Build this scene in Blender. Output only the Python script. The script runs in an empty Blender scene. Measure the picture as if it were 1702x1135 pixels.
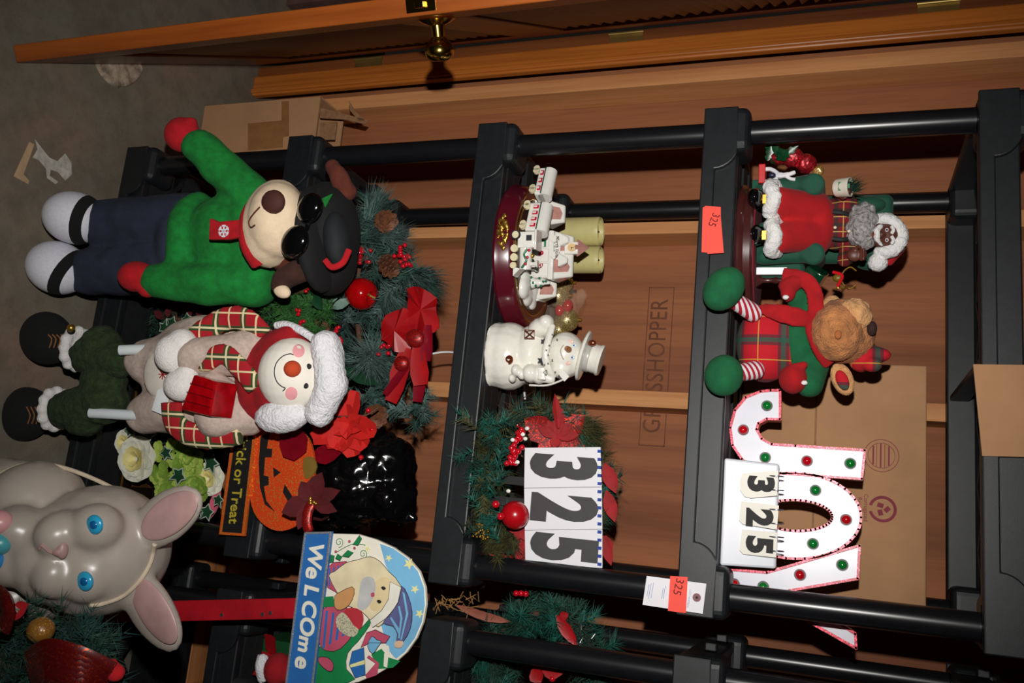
import bpy, bmesh, math, random
from mathutils import Vector, Matrix, Euler, noise
from mathutils.bvhtree import BVHTree
rnd = random.Random(7)
scn = bpy.context.scene
col = scn.collection
PI = math.pi

# ---------------------------------------------------------------- camera
FPX = 1459.5                                   # focal length in photo pixels (1702 wide)
CAM = Vector((0.7887, -1.5333, 1.6707))
FW = Vector((-0.19878, 0.91763, -0.34414)).normalized()     # viewing direction
RT = Vector((0.97525, 0.21991, 0.02306)).normalized()       # world-right in view (photo y axis)
UP = RT.cross(FW).normalized()                              # world-up in view (photo x axis)
RT = FW.cross(UP).normalized()
cd = bpy.data.cameras.new('camera'); cam = bpy.data.objects.new('camera', cd); col.objects.link(cam)
cd.sensor_fit = 'HORIZONTAL'; cd.sensor_width = 36.0; cd.lens = 36.0 * FPX / 1702.0; cd.clip_start = 0.02
lx, ly, lz = UP, -RT, -FW                                   # the camera is held on its side
cam.matrix_world = Matrix(((lx.x, ly.x, lz.x, CAM.x), (lx.y, ly.y, lz.y, CAM.y), (lx.z, ly.z, lz.z, CAM.z), (0, 0, 0, 1)))
scn.camera = cam

# ---------------------------------------------------------------- light: a dim garage and the camera's own flash
w = bpy.data.worlds.new('world'); scn.world = w; w.use_nodes = True
w.node_tree.nodes['Background'].inputs[0].default_value = (0.020, 0.018, 0.016, 1)
w.node_tree.nodes['Background'].inputs[1].default_value = 0.35
fl = bpy.data.lights.new('camera_flash', 'SPOT'); fl.energy = 122; fl.spot_size = math.radians(94); fl.spot_blend = 1.0
fl.shadow_soft_size = 0.013; fl.color = (1.0, 0.97, 0.93)
flo = bpy.data.objects.new('camera_flash', fl); col.objects.link(flo)
flo.matrix_world = cam.matrix_world.copy()
flo.location = CAM - RT * 0.16 - FW * 0.01                 # flash sits on top of the (sideways) camera
vs = scn.view_settings
vs.view_transform = 'Standard'; vs.look = 'None'; vs.exposure = 0.0; vs.gamma = 1.0; vs.use_curve_mapping = False

# ---------------------------------------------------------------- materials
def lin(c):
    r = []
    for v in c[:3]:
        v = v / 255.0
        r.append(v / 12.92 if v <= 0.04045 else ((v + 0.055) / 1.055) ** 2.4)
    return (r[0], r[1], r[2], 1.0)
MATS = {}
def new_mat(name):
    m = bpy.data.materials.new(name); m.use_nodes = True
    nt = m.node_tree
    return m, nt, nt.nodes['Principled BSDF']
def nd(nt, t, **kw):
    n = nt.nodes.new(t)
    for k, v in kw.items(): setattr(n, k, v)
    return n
def coords(nt, scale=(1, 1, 1), kind='Object', rot=(0, 0, 0)):
    tc = nd(nt, 'ShaderNodeTexCoord'); mp = nd(nt, 'ShaderNodeMapping')
    mp.inputs['Scale'].default_value = scale; mp.inputs['Rotation'].default_value = rot
    nt.links.new(tc.outputs[kind], mp.inputs['Vector'])
    return mp.outputs['Vector']
def mixc(nt, fac, a, b):
    m = nd(nt, 'ShaderNodeMix', data_type='RGBA')
    if isinstance(fac, (int, float)): m.inputs[0].default_value = fac
    else: nt.links.new(fac, m.inputs[0])
    for s, v in ((6, a), (7, b)):
        if isinstance(v, tuple): m.inputs[s].default_value = v
        else: nt.links.new(v, m.inputs[s])
    return m.outputs[2]
def noise_out(nt, vec, scale, detail=3, rough=0.55):
    n = nd(nt, 'ShaderNodeTexNoise'); n.inputs['Scale'].default_value = scale
    n.inputs['Detail'].default_value = detail; n.inputs['Roughness'].default_value = rough
    nt.links.new(vec, n.inputs['Vector']); return n.outputs['Fac']
def ramp(nt, fac, stops):
    r = nd(nt, 'ShaderNodeValToRGB'); el = r.color_ramp.elements
    while len(el) < len(stops): el.new(0.5)
    for e, (p, c) in zip(el, stops): e.position = p; e.color = c
    nt.links.new(fac, r.inputs[0]); return r.outputs[0]
def math_n(nt, op, a, b=None):
    m = nd(nt, 'ShaderNodeMath', operation=op)
    for i, v in enumerate((a, b)):
        if v is None: continue
        if isinstance(v, (int, float)): m.inputs[i].default_value = v
        else: nt.links.new(v, m.inputs[i])
    return m.outputs[0]
def bump(nt, p, h, strength=0.4, dist=0.002):
    b = nd(nt, 'ShaderNodeBump'); b.inputs['Strength'].default_value = strength; b.inputs['Distance'].default_value = dist
    nt.links.new(h, b.inputs['Height']); nt.links.new(b.outputs[0], p.inputs['Normal'])
def M(name, rgb=(128, 128, 128), rough=0.6, metal=0.0, var=0.12, vscale=25, bmp=0.0, bscale=220, spec=0.5, sheen=0.0, coat=0.0, emit=0.0, dist=0.002):
    if name in MATS: return MATS[name]
    m, nt, p = new_mat(name); MATS[name] = m
    c = lin(rgb); v = coords(nt)
    if var > 0:
        d = tuple(x * (1 - var * 1.6) for x in c[:3]) + (1,); l = tuple(min(1, x * (1 + var)) for x in c[:3]) + (1,)
        nt.links.new(ramp(nt, noise_out(nt, v, vscale), [(0.3, d), (0.7, l)]), p.inputs['Base Color'])
    else: p.inputs['Base Color'].default_value = c
    p.inputs['Roughness'].default_value = rough; p.inputs['Metallic'].default_value = metal
    p.inputs['Specular IOR Level'].default_value = spec
    if sheen: p.inputs['Sheen Weight'].default_value = sheen; p.inputs['Sheen Roughness'].default_value = 0.5
    if coat: p.inputs['Coat Weight'].default_value = coat; p.inputs['Coat Roughness'].default_value = 0.08
    if bmp: bump(nt, p, noise_out(nt, v, bscale, 4), bmp, dist)
    return m
def wood(name, c1, c2, axis=2, scale=9.0, rough=0.55, stretch=0.06, knots=True, spec=0.4, fine=1.0):
    if name in MATS: return MATS[name]
    m, nt, p = new_mat(name); MATS[name] = m
    sc = [1, 1, 1]; sc[axis] = stretch
    v = coords(nt, tuple(sc))
    a = noise_out(nt, v, scale, 4, 0.6); b = noise_out(nt, v, scale * 9 * fine, 3, 0.7)
    base = ramp(nt, a, [(0.28, lin(c2)), (0.5, lin(c1)), (0.72, tuple(min(1, x * 1.18) for x in lin(c1)[:3]) + (1,))])
    outc = mixc(nt, math_n(nt, 'MULTIPLY', ramp(nt, b, [(0.45, (0, 0, 0, 1)), (0.7, (1, 1, 1, 1))]), 0.35), base, lin(c2))
    if knots:
        v2 = coords(nt, (1, 1, 0.55)) if axis == 2 else coords(nt)
        vo = nd(nt, 'ShaderNodeTexVoronoi'); vo.inputs['Scale'].default_value = 3.1; nt.links.new(v2, vo.inputs['Vector'])
        outc = mixc(nt, ramp(nt, vo.outputs['Distance'], [(0.035, (0.85, 0.85, 0.85, 1)), (0.07, (0, 0, 0, 1))]), outc, lin((70, 34, 18)))
    nt.links.new(outc, p.inputs['Base Color'])
    p.inputs['Roughness'].default_value = rough; p.inputs['Specular IOR Level'].default_value = spec
    bump(nt, p, b, 0.15, 0.001)
    return m
def plaid(name, base, lines, freq, rough=0.9, kind='Object', axes=(0, 2)):
    """base rgb; lines = [(axis index 0/1, pos, halfwidth, rgb, strength)] on a repeating cell"""
    if name in MATS: return MATS[name]
    m, nt, p = new_mat(name); MATS[name] = m
    v = coords(nt, (freq, freq, freq), kind); sp = nd(nt, 'ShaderNodeSeparateXYZ'); nt.links.new(v, sp.inputs[0])
    fr = [math_n(nt, 'FRACT', sp.outputs[axes[0]]), math_n(nt, 'FRACT', sp.outputs[axes[1]])]
    c = lin(base)
    for ax, pos, hw, rgb, st in lines:
        mask = math_n(nt, 'LESS_THAN', math_n(nt, 'ABSOLUTE', math_n(nt, 'SUBTRACT', fr[ax], pos)), hw)
        c = mixc(nt, math_n(nt, 'MULTIPLY', mask, st), c, lin(rgb))
    nt.links.new(c, p.inputs['Base Color']); p.inputs['Roughness'].default_value = rough
    bump(nt, p, noise_out(nt, coords(nt), 500, 2), 0.3, 0.001)
    return m
def glitter(name, rgb, rgb2=(255, 240, 200), amt=0.72, scale=420, rough=0.35, metal=0.3):
    if name in MATS: return MATS[name]
    m, nt, p = new_mat(name); MATS[name] = m
    vo = nd(nt, 'ShaderNodeTexVoronoi'); vo.inputs['Scale'].default_value = scale
    nt.links.new(coords(nt), vo.inputs['Vector'])
    sp = nd(nt, 'ShaderNodeSeparateColor'); nt.links.new(vo.outputs['Color'], sp.inputs[0])
    k = math_n(nt, 'GREATER_THAN', sp.outputs[0], amt)
    nt.links.new(mixc(nt, k, lin(rgb), lin(rgb2)), p.inputs['Base Color'])
    nt.links.new(math_n(nt, 'MULTIPLY', k, 0.8), p.inputs['Metallic'])
    p.inputs['Roughness'].default_value = rough
    bump(nt, p, sp.outputs[1], 0.8, 0.002)
    return m
def stripes(name, a, b, freq, axis=2, duty=0.5, rough=0.85, rot=(0, 0, 0)):
    if name in MATS: return MATS[name]
    m, nt, p = new_mat(name); MATS[name] = m
    sp = nd(nt, 'ShaderNodeSeparateXYZ'); nt.links.new(coords(nt, (freq,) * 3, rot=rot), sp.inputs[0])
    k = math_n(nt, 'GREATER_THAN', math_n(nt, 'FRACT', sp.outputs[axis]), duty)
    nt.links.new(mixc(nt, k, lin(a), lin(b)), p.inputs['Base Color']); p.inputs['Roughness'].default_value = rough
    return m
def clear(name, rgb=(255, 255, 255), alpha=0.12, rough=0.1):
    if name in MATS: return MATS[name]
    m, nt, p = new_mat(name); MATS[name] = m
    p.inputs['Base Color'].default_value = lin(rgb); p.inputs['Roughness'].default_value = rough
    p.inputs['Alpha'].default_value = alpha; p.inputs['Specular IOR Level'].default_value = 0.8
    return m

# ---------------------------------------------------------------- mesh building
def rotm(rx=0, ry=0, rz=0): return Euler((rx, ry, rz)).to_matrix()
class B:
    def __init__(s): s.v = []; s.f = []
    def add(s, vs, fs):
        o = len(s.v); s.v += [Vector(v) for v in vs]; s.f += [tuple(i + o for i in f) for f in fs]; return s
    def box(s, c, size, R=None):
        c = Vector(c); h = Vector(size) / 2; vs = []
        for z in (-1, 1):
            for x, y in ((-1, -1), (1, -1), (1, 1), (-1, 1)):
                p = Vector((x * h.x, y * h.y, z * h.z)); vs.append(c + (R @ p if R else p))
        return s.add(vs, [(3, 2, 1, 0), (4, 5, 6, 7), (0, 1, 5, 4), (1, 2, 6, 5), (2, 3, 7, 6), (3, 0, 4, 7)])
    def ell(s, c, r, R=None, seg=20, rings=12):
        c = Vector(c); r = Vector(r) if not isinstance(r, (int, float)) else Vector((r, r, r)); vs = []; fs = []
        def q(x, y, z):
            p = Vector((x * r.x, y * r.y, z * r.z)); return c + (R @ p if R else p)
        vs.append(q(0, 0, -1))
        for i in range(1, rings):
            t = PI * i / rings - PI / 2
            for j in range(seg):
                a = 2 * PI * j / seg; vs.append(q(math.cos(t) * math.cos(a), math.cos(t) * math.sin(a), math.sin(t)))
        vs.append(q(0, 0, 1))
        for j in range(seg): fs.append((0, 1 + (j + 1) % seg, 1 + j))
        for i in range(rings - 2):
            for j in range(seg):
                a = 1 + i * seg + j; b = 1 + i * seg + (j + 1) % seg; fs.append((a, b, b + seg, a + seg))
        n = len(vs) - 1; o = 1 + (rings - 2) * seg
        for j in range(seg): fs.append((o + j, o + (j + 1) % seg, n))
        return s.add(vs, fs)
    def band(s, c, r, a0, a1, R=None, seg=24, n=4, k=1.03):
        """a belt around an ellipsoid between normalised heights a0..a1 of its local z axis"""
        c = Vector(c); r = Vector(r); vs = []; fs = []
        rows = [a0 + (a1 - a0) * i / n for i in range(n + 1)]
        for kk in (k, 0.97):
            for h in rows:
                q = math.sqrt(max(0.0, 1 - h * h))
                for j in range(seg):
                    a = 2 * PI * j / seg
                    p = Vector((q * math.cos(a) * r.x * kk, q * math.sin(a) * r.y * kk, h * r.z)); vs.append(c + (R @ p if R else p))
        m = (n + 1) * seg
        for i in range(n):
            for j in range(seg):
                a = i * seg + j; b = i * seg + (j + 1) % seg
                fs.append((a, b, b + seg, a + seg)); fs.append((m + b, m + a, m + a + seg, m + b + seg))
        for j in range(seg):
            b = (j + 1) % seg; fs.append((b, j, m + j, m + b)); e = n * seg; fs.append((e + j, e + b, m + e + b, m + e + j))
        return s.add(vs, fs)
    def tube(s, pts, r, seg=10, closed=False, flat=1.0):
        pts = [Vector(p) for p in pts]; n = len(pts); rs = r if isinstance(r, (list, tuple)) else [r] * n
        vs = []; fs = []; prev = None
        for i, p in enumerate(pts):
            if closed: t = pts[(i + 1) % n] - pts[i - 1]
            else: t = pts[min(i + 1, n - 1)] - pts[max(i - 1, 0)]
            if t.length < 1e-9: t = Vector((0, 0, 1))
            t.normalize()
            if prev is None:
                a = Vector((0, 1, 0)) if abs(t.y) < 0.9 else Vector((1, 0, 0)); u = t.cross(a).normalized()
            else: u = (prev - t * prev.dot(t)); u = u.normalized() if u.length > 1e-6 else t.orthogonal().normalized()
            prev = u; w2 = t.cross(u)
            for j in range(seg):
                a = 2 * PI * j / seg; vs.append(p + (u * math.cos(a) + w2 * math.sin(a) * flat) * rs[i])
        m = n if closed else n - 1
        for i in range(m):
            for j in range(seg):
                a = i * seg + j; b = i * seg + (j + 1) % seg; c = ((i + 1) % n) * seg + (j + 1) % seg; d = ((i + 1) % n) * seg + j
                fs.append((a, b, c, d))
        if not closed: fs.append(tuple(range(seg))[::-1]); fs.append(tuple(range((n - 1) * seg, n * seg)))
        return s.add(vs, fs)
    def cyl(s, p0, p1, r0, r1=None, seg=20):
        return s.tube([p0, p1], [r0, r0 if r1 is None else r1], seg)
    def lathe(s, prof, c=(0, 0, 0), R=None, seg=28, sx=1.0, sy=1.0):
        c = Vector(c); vs = []; fs = []; n = len(prof)
        for r, z in prof:
            for j in range(seg):
                a = 2 * PI * j / seg; p = Vector((r * sx * math.cos(a), r * sy * math.sin(a), z)); vs.append(c + (R @ p if R else p))
        for i in range(n - 1):
            for j in range(seg):
                a = i * seg + j; b = i * seg + (j + 1) % seg; fs.append((a, b, b + seg, a + seg))
        fs.append(tuple(range(seg))[::-1]); fs.append(tuple(range((n - 1) * seg, n * seg)))
        return s.add(vs, fs)
    def loft(s, a, b):
        """closed solid between two outlines with the same number of points"""
        n = len(a); fs = [(i, (i + 1) % n, n + (i + 1) % n, n + i) for i in range(n)]
        fs.append(tuple(range(n))[::-1]); fs.append(tuple(range(n, 2 * n)))
        return s.add(list(a) + list(b), fs)
    def prism(s, pts, y0, y1):
        """outline of (x, z) pairs extruded along y"""
        return s.loft([Vector((p[0], y0, p[1])) for p in pts], [Vector((p[0], y1, p[1])) for p in pts])
    def leaf(s, p, d, nrm, L, W, prof=((0, .15), (.25, .8), (.5, 1), (.75, .7), (1, .02)), curl=0.0, th=0.0008, cup=0.25):
        """a thin leaf or petal with a raised midrib: base p, direction d, face normal nrm"""
        p = Vector(p); d = Vector(d).normalized(); nrm = Vector(nrm); sd = d.cross(nrm)
        sd = sd.normalized() if sd.length > 1e-6 else d.orthogonal().normalized(); nn = sd.cross(d).normalized()
        vs = []; n = len(prof)
        for kk in (0, 1):
            for t, wv in prof:
                c = p + d * (L * t) + nn * (curl * L * t * t) - nn * (th * kk)
                hw = W * wv / 2
                vs += [c - sd * hw + nn * (cup * hw), c, c + sd * hw + nn * (cup * hw)]
        fs = []; m = 3 * n
        for i in range(n - 1):
            for j in (0, 1):
                a = 3 * i + j; fs.append((a, a + 1, a + 4, a + 3)); fs.append((m + a + 3, m + a + 4, m + a + 1, m + a))
            for j in (0, 2):
                a = 3 * i + j; q = (a, a + 3, m + a + 3, m + a); fs.append(q if j == 0 else q[::-1])
        return s.add(vs, fs)
    def needle(s, p, d, L, r):
        p = Vector(p); d = Vector(d).normalized(); u = d.orthogonal().normalized(); w2 = d.cross(u)
        return s.add([p + u * r, p - u * r * .5 + w2 * r * .87, p - u * r * .5 - w2 * r * .87, p + d * L], [(0, 1, 3), (1, 2, 3), (2, 0, 3)])
    def mesh(s, name):
        me = bpy.data.meshes.new(name); me.from_pydata([tuple(v) for v in s.v], [], s.f)
        bm = bmesh.new(); bm.from_mesh(me); bmesh.ops.recalc_face_normals(bm, faces=bm.faces); bm.to_mesh(me); bm.free()
        return me
    def build(s, name, mat, parent=None, smooth=True, bevel=0.0, seg=2, sub=0, label=None, kind=None):
        me = s.mesh(name); me.materials.append(mat)
        if smooth:
            me.polygons.foreach_set('use_smooth', [True] * len(me.polygons))
            try: me.set_sharp_from_angle(angle=math.radians(40))
            except Exception: pass
        o = bpy.data.objects.new(name, me); col.objects.link(o)
        if parent is not None: o.parent = parent.o if isinstance(parent, Thing) else parent
        if bevel:
            md = o.modifiers.new('bevel', 'BEVEL'); md.width = bevel; md.segments = seg; md.limit_method = 'ANGLE'; md.angle_limit = math.radians(35)
        if sub:
            md = o.modifiers.new('sub', 'SUBSURF'); md.levels = sub; md.render_levels = sub
        if label: o['label'] = label
        if kind: o['kind'] = kind
        return o
    def blob(s, name, mat, parent=None, voxel=0.006, smooth=6, label=None, wob=0.0, wscale=30, floor=None):
        """fuse overlapping closed shapes into one continuous skin"""
        me = s.mesh(name + '_tmp'); o = bpy.data.objects.new(name + '_tmp', me); col.objects.link(o)
        md = o.modifiers.new('r', 'REMESH'); md.mode = 'VOXEL'; md.voxel_size = voxel
        if smooth: ms = o.modifiers.new('s', 'SMOOTH'); ms.factor = 0.5; ms.iterations = smooth
        dg = bpy.context.evaluated_depsgraph_get(); me2 = bpy.data.meshes.new_from_object(o.evaluated_get(dg)); me2.name = name
        bpy.data.objects.remove(o); bpy.data.meshes.remove(me)
        if wob:
            for v in me2.vertices: v.co += v.normal * wob * noise.noise(v.co * wscale)
        if floor is not None:
            for v in me2.vertices: v.co.z = max(v.co.z, floor)      # flat where it stands
        me2.materials.clear(); me2.materials.append(mat)
        me2.polygons.foreach_set('use_smooth', [True] * len(me2.polygons))
        o2 = bpy.data.objects.new(name, me2); col.objects.link(o2)
        if parent is not None: o2.parent = parent.o if isinstance(parent, Thing) else parent
        if label: o2['label'] = label
        return o2

def ray(x, y): return FW + UP * ((x - 851.0) / FPX) + RT * ((y - 567.5) / FPX)
def at(x, y, X=None, Y=None, Z=None):
    v = ray(x, y)
    t = (X - CAM.x) / v.x if X is not None else (Y - CAM.y) / v.y if Y is not None else (Z - CAM.z) / v.z
    return CAM + v * t
def smoothpts(pts, n=4, closed=True):
    out = []; m = len(pts); q = [Vector(p) for p in pts]
    rng = range(m) if closed else range(m - 1)
    for i in rng:
        a, b, c, d = (q[(i - 1) % m], q[i], q[(i + 1) % m], q[(i + 2) % m]) if closed else (q[max(i - 1, 0)], q[i], q[i + 1], q[min(i + 2, m - 1)])
        for k in range(n):
            t = k / n
            out.append(0.5 * ((2 * b) + (c - a) * t + (2 * a - 5 * b + 4 * c - d) * t * t + (3 * b - a - 3 * c + d) * t ** 3))
    if not closed: out.append(q[-1])
    return out

class Thing:
    """an Empty at the base of a thing; its parts are modelled in its own frame (x right, y away, z up)"""
    def __init__(s, name, label, cat, loc, rz=0.0, group=None, lean=0.0, roll=0.0):
        s.o = bpy.data.objects.new(name, None); col.objects.link(s.o); s.o.empty_display_size = 0.05
        s.m = Matrix.Translation(Vector(loc)) @ Matrix.Rotation(math.radians(rz), 4, 'Z') @ Matrix.Rotation(math.radians(lean), 4, 'X') @ Matrix.Rotation(math.radians(roll), 4, 'Y')
        s.o.matrix_world = s.m; s.inv = s.m.inverted(); s.i3 = s.inv.to_3x3()
        s.o['label'] = label; s.o['category'] = cat
        if group: s.o['group'] = group
        s.k = (Vector(loc) - CAM).dot(FW) / FPX                # metres per photo pixel here
    def P(s, x, y, dy=0.0):
        o = s.inv @ CAM; d = s.i3 @ ray(x, y); t = (dy - o.y) / d.y; return o + d * t
    def Z(s, x, y, z):
        o = s.inv @ CAM; d = s.i3 @ ray(x, y); return o + d * ((z - o.z) / d.z)
    def poly(s, name, pts, mat, dy=0.0, th=0.01, parent=None, sm=0, bevel=0.0, **kw):
        q = [s.P(x, y, dy) for x, y in pts]
        if sm: q = smoothpts(q, sm)
        b = B().loft([Vector((p.x, dy, p.z)) for p in q], [Vector((p.x, dy + th, p.z)) for p in q])
        return b.build(name, mat, parent or s, smooth=False, bevel=bevel, **kw)
    def E(s, b, x, y, rx, ry, rd=None, dy=0.0, ang=0.0, seg=20, rings=12):
        """ellipsoid from photo pixels: rx along photo x (up), ry along photo y (right), rd depth in metres"""
        k = s.k; c = s.P(x, y, dy); r = (ry * k, rd if rd is not None else min(rx, ry) * k, rx * k)
        return b.ell(c, r, rotm(0, math.radians(ang), 0), seg, rings)
    def C(s, b, p0, r0, p1, r1, d0=0.0, d1=None, n=5, flat=1.0):
        """tapered limb between two photo pixels with pixel radii"""
        a = s.P(p0[0], p0[1], d0); c = s.P(p1[0], p1[1], d0 if d1 is None else d1); k = s.k
        pts = []; rs = []
        m = 2 * n
        for i in range(-3, m + 4):
            if i < 0:
                t = 0; e = (i + 3.0) / 3; q = math.sqrt(max(0, 1 - (1 - e) ** 2)) if i > -3 else 0.12; off = -(1 - e) * r0 * k * .9; rr = r0 * max(q, .12)
            elif i > m:
                t = 1; e = (i - m) / 3.0; q = math.sqrt(max(0, 1 - e * e)) if i < m + 3 else 0.12; off = e * r1 * k * .9; rr = r1 * max(q, .12)
            else: t = i / m; off = 0; rr = r0 + (r1 - r0) * t
            dv = (c - a).normalized()
            pts.append(a.lerp(c, t) + dv * off); rs.append(rr * k)
        return b.tube(pts, rs, 14, flat=flat)
    def S(s, o, x, y, off=0.001):
        """point where the pixel's ray meets part o (modelled in this thing's frame), lifted by off towards the viewer"""
        key = o.name
        if not hasattr(s, 'bv'): s.bv = {}
        if key not in s.bv: s.bv[key] = BVHTree.FromPolygons([v.co.copy() for v in o.data.vertices], [tuple(p.vertices) for p in o.data.polygons])
        a = s.inv @ CAM; d = (s.i3 @ ray(x, y)).normalized(); hit = s.bv[key].ray_cast(a, d)[0]
        return (hit if hit is not None else s.P(x, y, -0.05)) - d * off
    def spath(s, b, o, pts, r, off=0.0005, n=5, seg=6):
        q = smoothpts([Vector((x, y, 0)) for x, y in pts], n, False)
        return b.tube([s.S(o, p.x, p.y, off) for p in q], r, seg)
    def SE(s, b, o, x, y, rx, ry, rd, off=0.0, seg=16, rings=10, ang=0.0):
        return b.ell(s.S(o, x, y, off), (ry * s.k, rd, rx * s.k), rotm(0, math.radians(ang), 0), seg, rings)
    def path(s, b, pts, r, dy=0.0, n=5, seg=8, closed=False, flat=1.0):
        q = [s.P(p[0], p[1], p[2] if len(p) > 2 else dy) for p in pts]
        q = smoothpts(q, n, closed) if len(q) > 2 else q
        return b.tube(q, r, seg, closed, flat)

FONT = None
def text_obj(name, body, mat, parent, loc, size, rot=(PI / 2, 0, 0), ext=0.0006, offs=0.0, align='CENTER', sx=1.0, shear=0.0, space=1.0, label=None):
    cu = bpy.data.curves.new(name + '_cu', 'FONT'); cu.body = body; cu.size = size; cu.extrude = ext; cu.offset = offs
    cu.align_x = align; cu.align_y = 'CENTER'; cu.shear = shear; cu.space_character = space; cu.resolution_u = 4
    o = bpy.data.objects.new(name + '_cu', cu); col.objects.link(o)
    dg = bpy.context.evaluated_depsgraph_get(); me = bpy.data.meshes.new_from_object(o.evaluated_get(dg)); me.name = name
    bpy.data.objects.remove(o); bpy.data.curves.remove(cu)
    me.materials.clear(); me.materials.append(mat)
    t = bpy.data.objects.new(name, me); col.objects.link(t); t.parent = parent.o if isinstance(parent, Thing) else parent
    t.matrix_local = Matrix.Translation(Vector(loc)) @ Euler(rot).to_matrix().to_4x4() @ Matrix.Diagonal((sx, 1, 1, 1))
    if label: t['label'] = label
    return t
def tag(o, label=None, cat=None, group=None, kind=None):
    for k, v in (('label', label), ('category', cat), ('group', group), ('kind', kind)):
        if v: o[k] = v
    return o
def copy_tree(o, parent=None):
    c = o.copy(); col.objects.link(c); c.parent = parent
    if parent is not None: c.matrix_parent_inverse = o.matrix_parent_inverse.copy()
    for ch in list(o.children): copy_tree(ch, c)
    return c
def rv(a=1.0): return Vector((rnd.uniform(-a, a), rnd.uniform(-a, a), rnd.uniform(-a, a)))
def spray(b, c, d, L, n, spread=0.9, r=0.0007, jit=0.01):
    """a tuft of pine needles from c around direction d"""
    d = Vector(d).normalized()
    for _ in range(n):
        v = (d + rv(spread)).normalized(); b.needle(Vector(c) + rv(jit), v, L * rnd.uniform(.6, 1.1), r)
def twig(b, p0, p1, n, L, r=0.0007, fwd=0.55):
    """needles all along a branch p0 -> p1"""
    p0 = Vector(p0); p1 = Vector(p1); d = (p1 - p0).normalized()
    for i in range(n):
        t = rnd.random(); a = rv(1.0); a = (a - d * a.dot(d)).normalized()
        b.needle(p0.lerp(p1, t), (d * fwd + a * rnd.uniform(.5, 1)).normalized(), L * rnd.uniform(.6, 1.1), r)
# ================================================================ the setting
def concrete():
    m, nt, p = new_mat('concrete'); v = coords(nt)
    a = noise_out(nt, v, 2.6, 5, 0.6); b = noise_out(nt, v, 17, 5, 0.65); c = noise_out(nt, v, 140, 3, 0.7)
    base = ramp(nt, a, [(0.30, lin((104, 82, 68))), (0.50, lin((118, 112, 98))), (0.70, lin((136, 112, 96)))])
    base = mixc(nt, math_n(nt, 'MULTIPLY', ramp(nt, b, [(0.42, (0, 0, 0, 1)), (0.66, (1, 1, 1, 1))]), 0.55), base, lin((94, 86, 72)))
    base = mixc(nt, math_n(nt, 'MULTIPLY', ramp(nt, c, [(0.58, (0, 0, 0, 1)), (0.72, (1, 1, 1, 1))]), 0.4), base, lin((70, 62, 52)))
    nt.links.new(base, p.inputs['Base Color']); p.inputs['Roughness'].default_value = 0.75
    bump(nt, p, b, 0.25, 0.004); return m
def struct(o): o['kind'] = 'structure'; return o
CONC = concrete()
floor = struct(B().box((0.4, -0.6, -0.05), (5.2, 3.6, 0.1)).build('floor', CONC, smooth=False))
SHEATH = wood('sheathing_plywood', (158, 98, 62), (116, 66, 40), axis=2, scale=7, rough=0.75, stretch=0.05, knots=False, fine=1.4)
STUD = wood('stud_pine', (210, 148, 94), (172, 106, 60), axis=2, scale=14, rough=0.7, stretch=0.04, knots=True)
PLATE = wood('plate_pine', (196, 132, 80), (140, 84, 46), axis=0, scale=14, rough=0.7, stretch=0.04, knots=False)
wall = struct(B().box((0.85, 0.625, 1.3), (2.7, 0.05, 2.6)).build('wall_back', SHEATH, smooth=False))
for x in (-0.352, 0.048, 0.478, 0.882, 1.31, 1.72, 2.13):
    B().box((x, 0.552, 1.34), (0.039, 0.096, 2.50)).build('stud', STUD, wall, smooth=False, bevel=0.002)
B().box((0.9, 0.552, 0.045), (2.5, 0.096, 0.09)).build('bottom_plate', PLATE, wall, smooth=False, bevel=0.002)
# stencilled grade name on the sheathing, printed upside down, in a ruled frame
PRINT = M('stencil_ink', (112, 64, 40), rough=0.8, var=0.2)
text_obj('stencil_lettering', 'GRASSHOPPER', PRINT, wall, (0.378, 0.5992, 1.258), 0.062, rot=(PI / 2, PI, 0), ext=0.0003, sx=0.80, space=1.05)
fr = B()
for z in (1.228, 1.290): fr.box((0.378, 0.5994, z), (0.40, 0.0006, 0.0022))
for x in (0.178, 0.578): fr.box((x, 0.5994, 1.259), (0.0022, 0.0006, 0.064))
fr.build('stencil_frame', PRINT, wall, smooth=False)
# left return of the wall beside the doorway and the varnished door casing
SIDE = wood('side_board', (176, 104, 70), (128, 68, 44), axis=2, scale=8, rough=0.7, stretch=0.05)
wl = struct(B().box((-1.95, 0.60, 1.3), (2.4, 0.06, 2.6)).build('wall_left', M('dark_brick_wall', (96, 66, 58), rough=0.9, var=0.25, vscale=8), smooth=False))
wc = struct(B().box((0.4, -0.6, 2.66), (5.2, 3.6, 0.1)).build('ceiling', M('ceiling_boards', (120, 90, 66), rough=0.9), smooth=False))
CASE = wood('varnished_casing', (180, 104, 40), (130, 64, 20), axis=2, scale=16, rough=0.32, stretch=0.03, knots=False, spec=0.6)
cs = struct(B().box((-0.418, 0.488, 1.03), (0.062, 0.022, 2.06)).build('trim_1', CASE, smooth=False, bevel=0.004))
B().box((-0.400, 0.474, 1.03), (0.014, 0.008, 2.06)).build('casing_bead', CASE, cs, smooth=False, bevel=0.003)
B().box((-0.468, 0.545, 1.03), (0.038, 0.110, 2.06)).build('jamb', wood('shade_tinted_jamb', (120, 66, 30), (84, 42, 18), axis=2, scale=14, rough=0.5, stretch=0.03, knots=False), cs, smooth=False, bevel=0.002)  # darker brown carries the shadow the open door throws on the jamb

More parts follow.
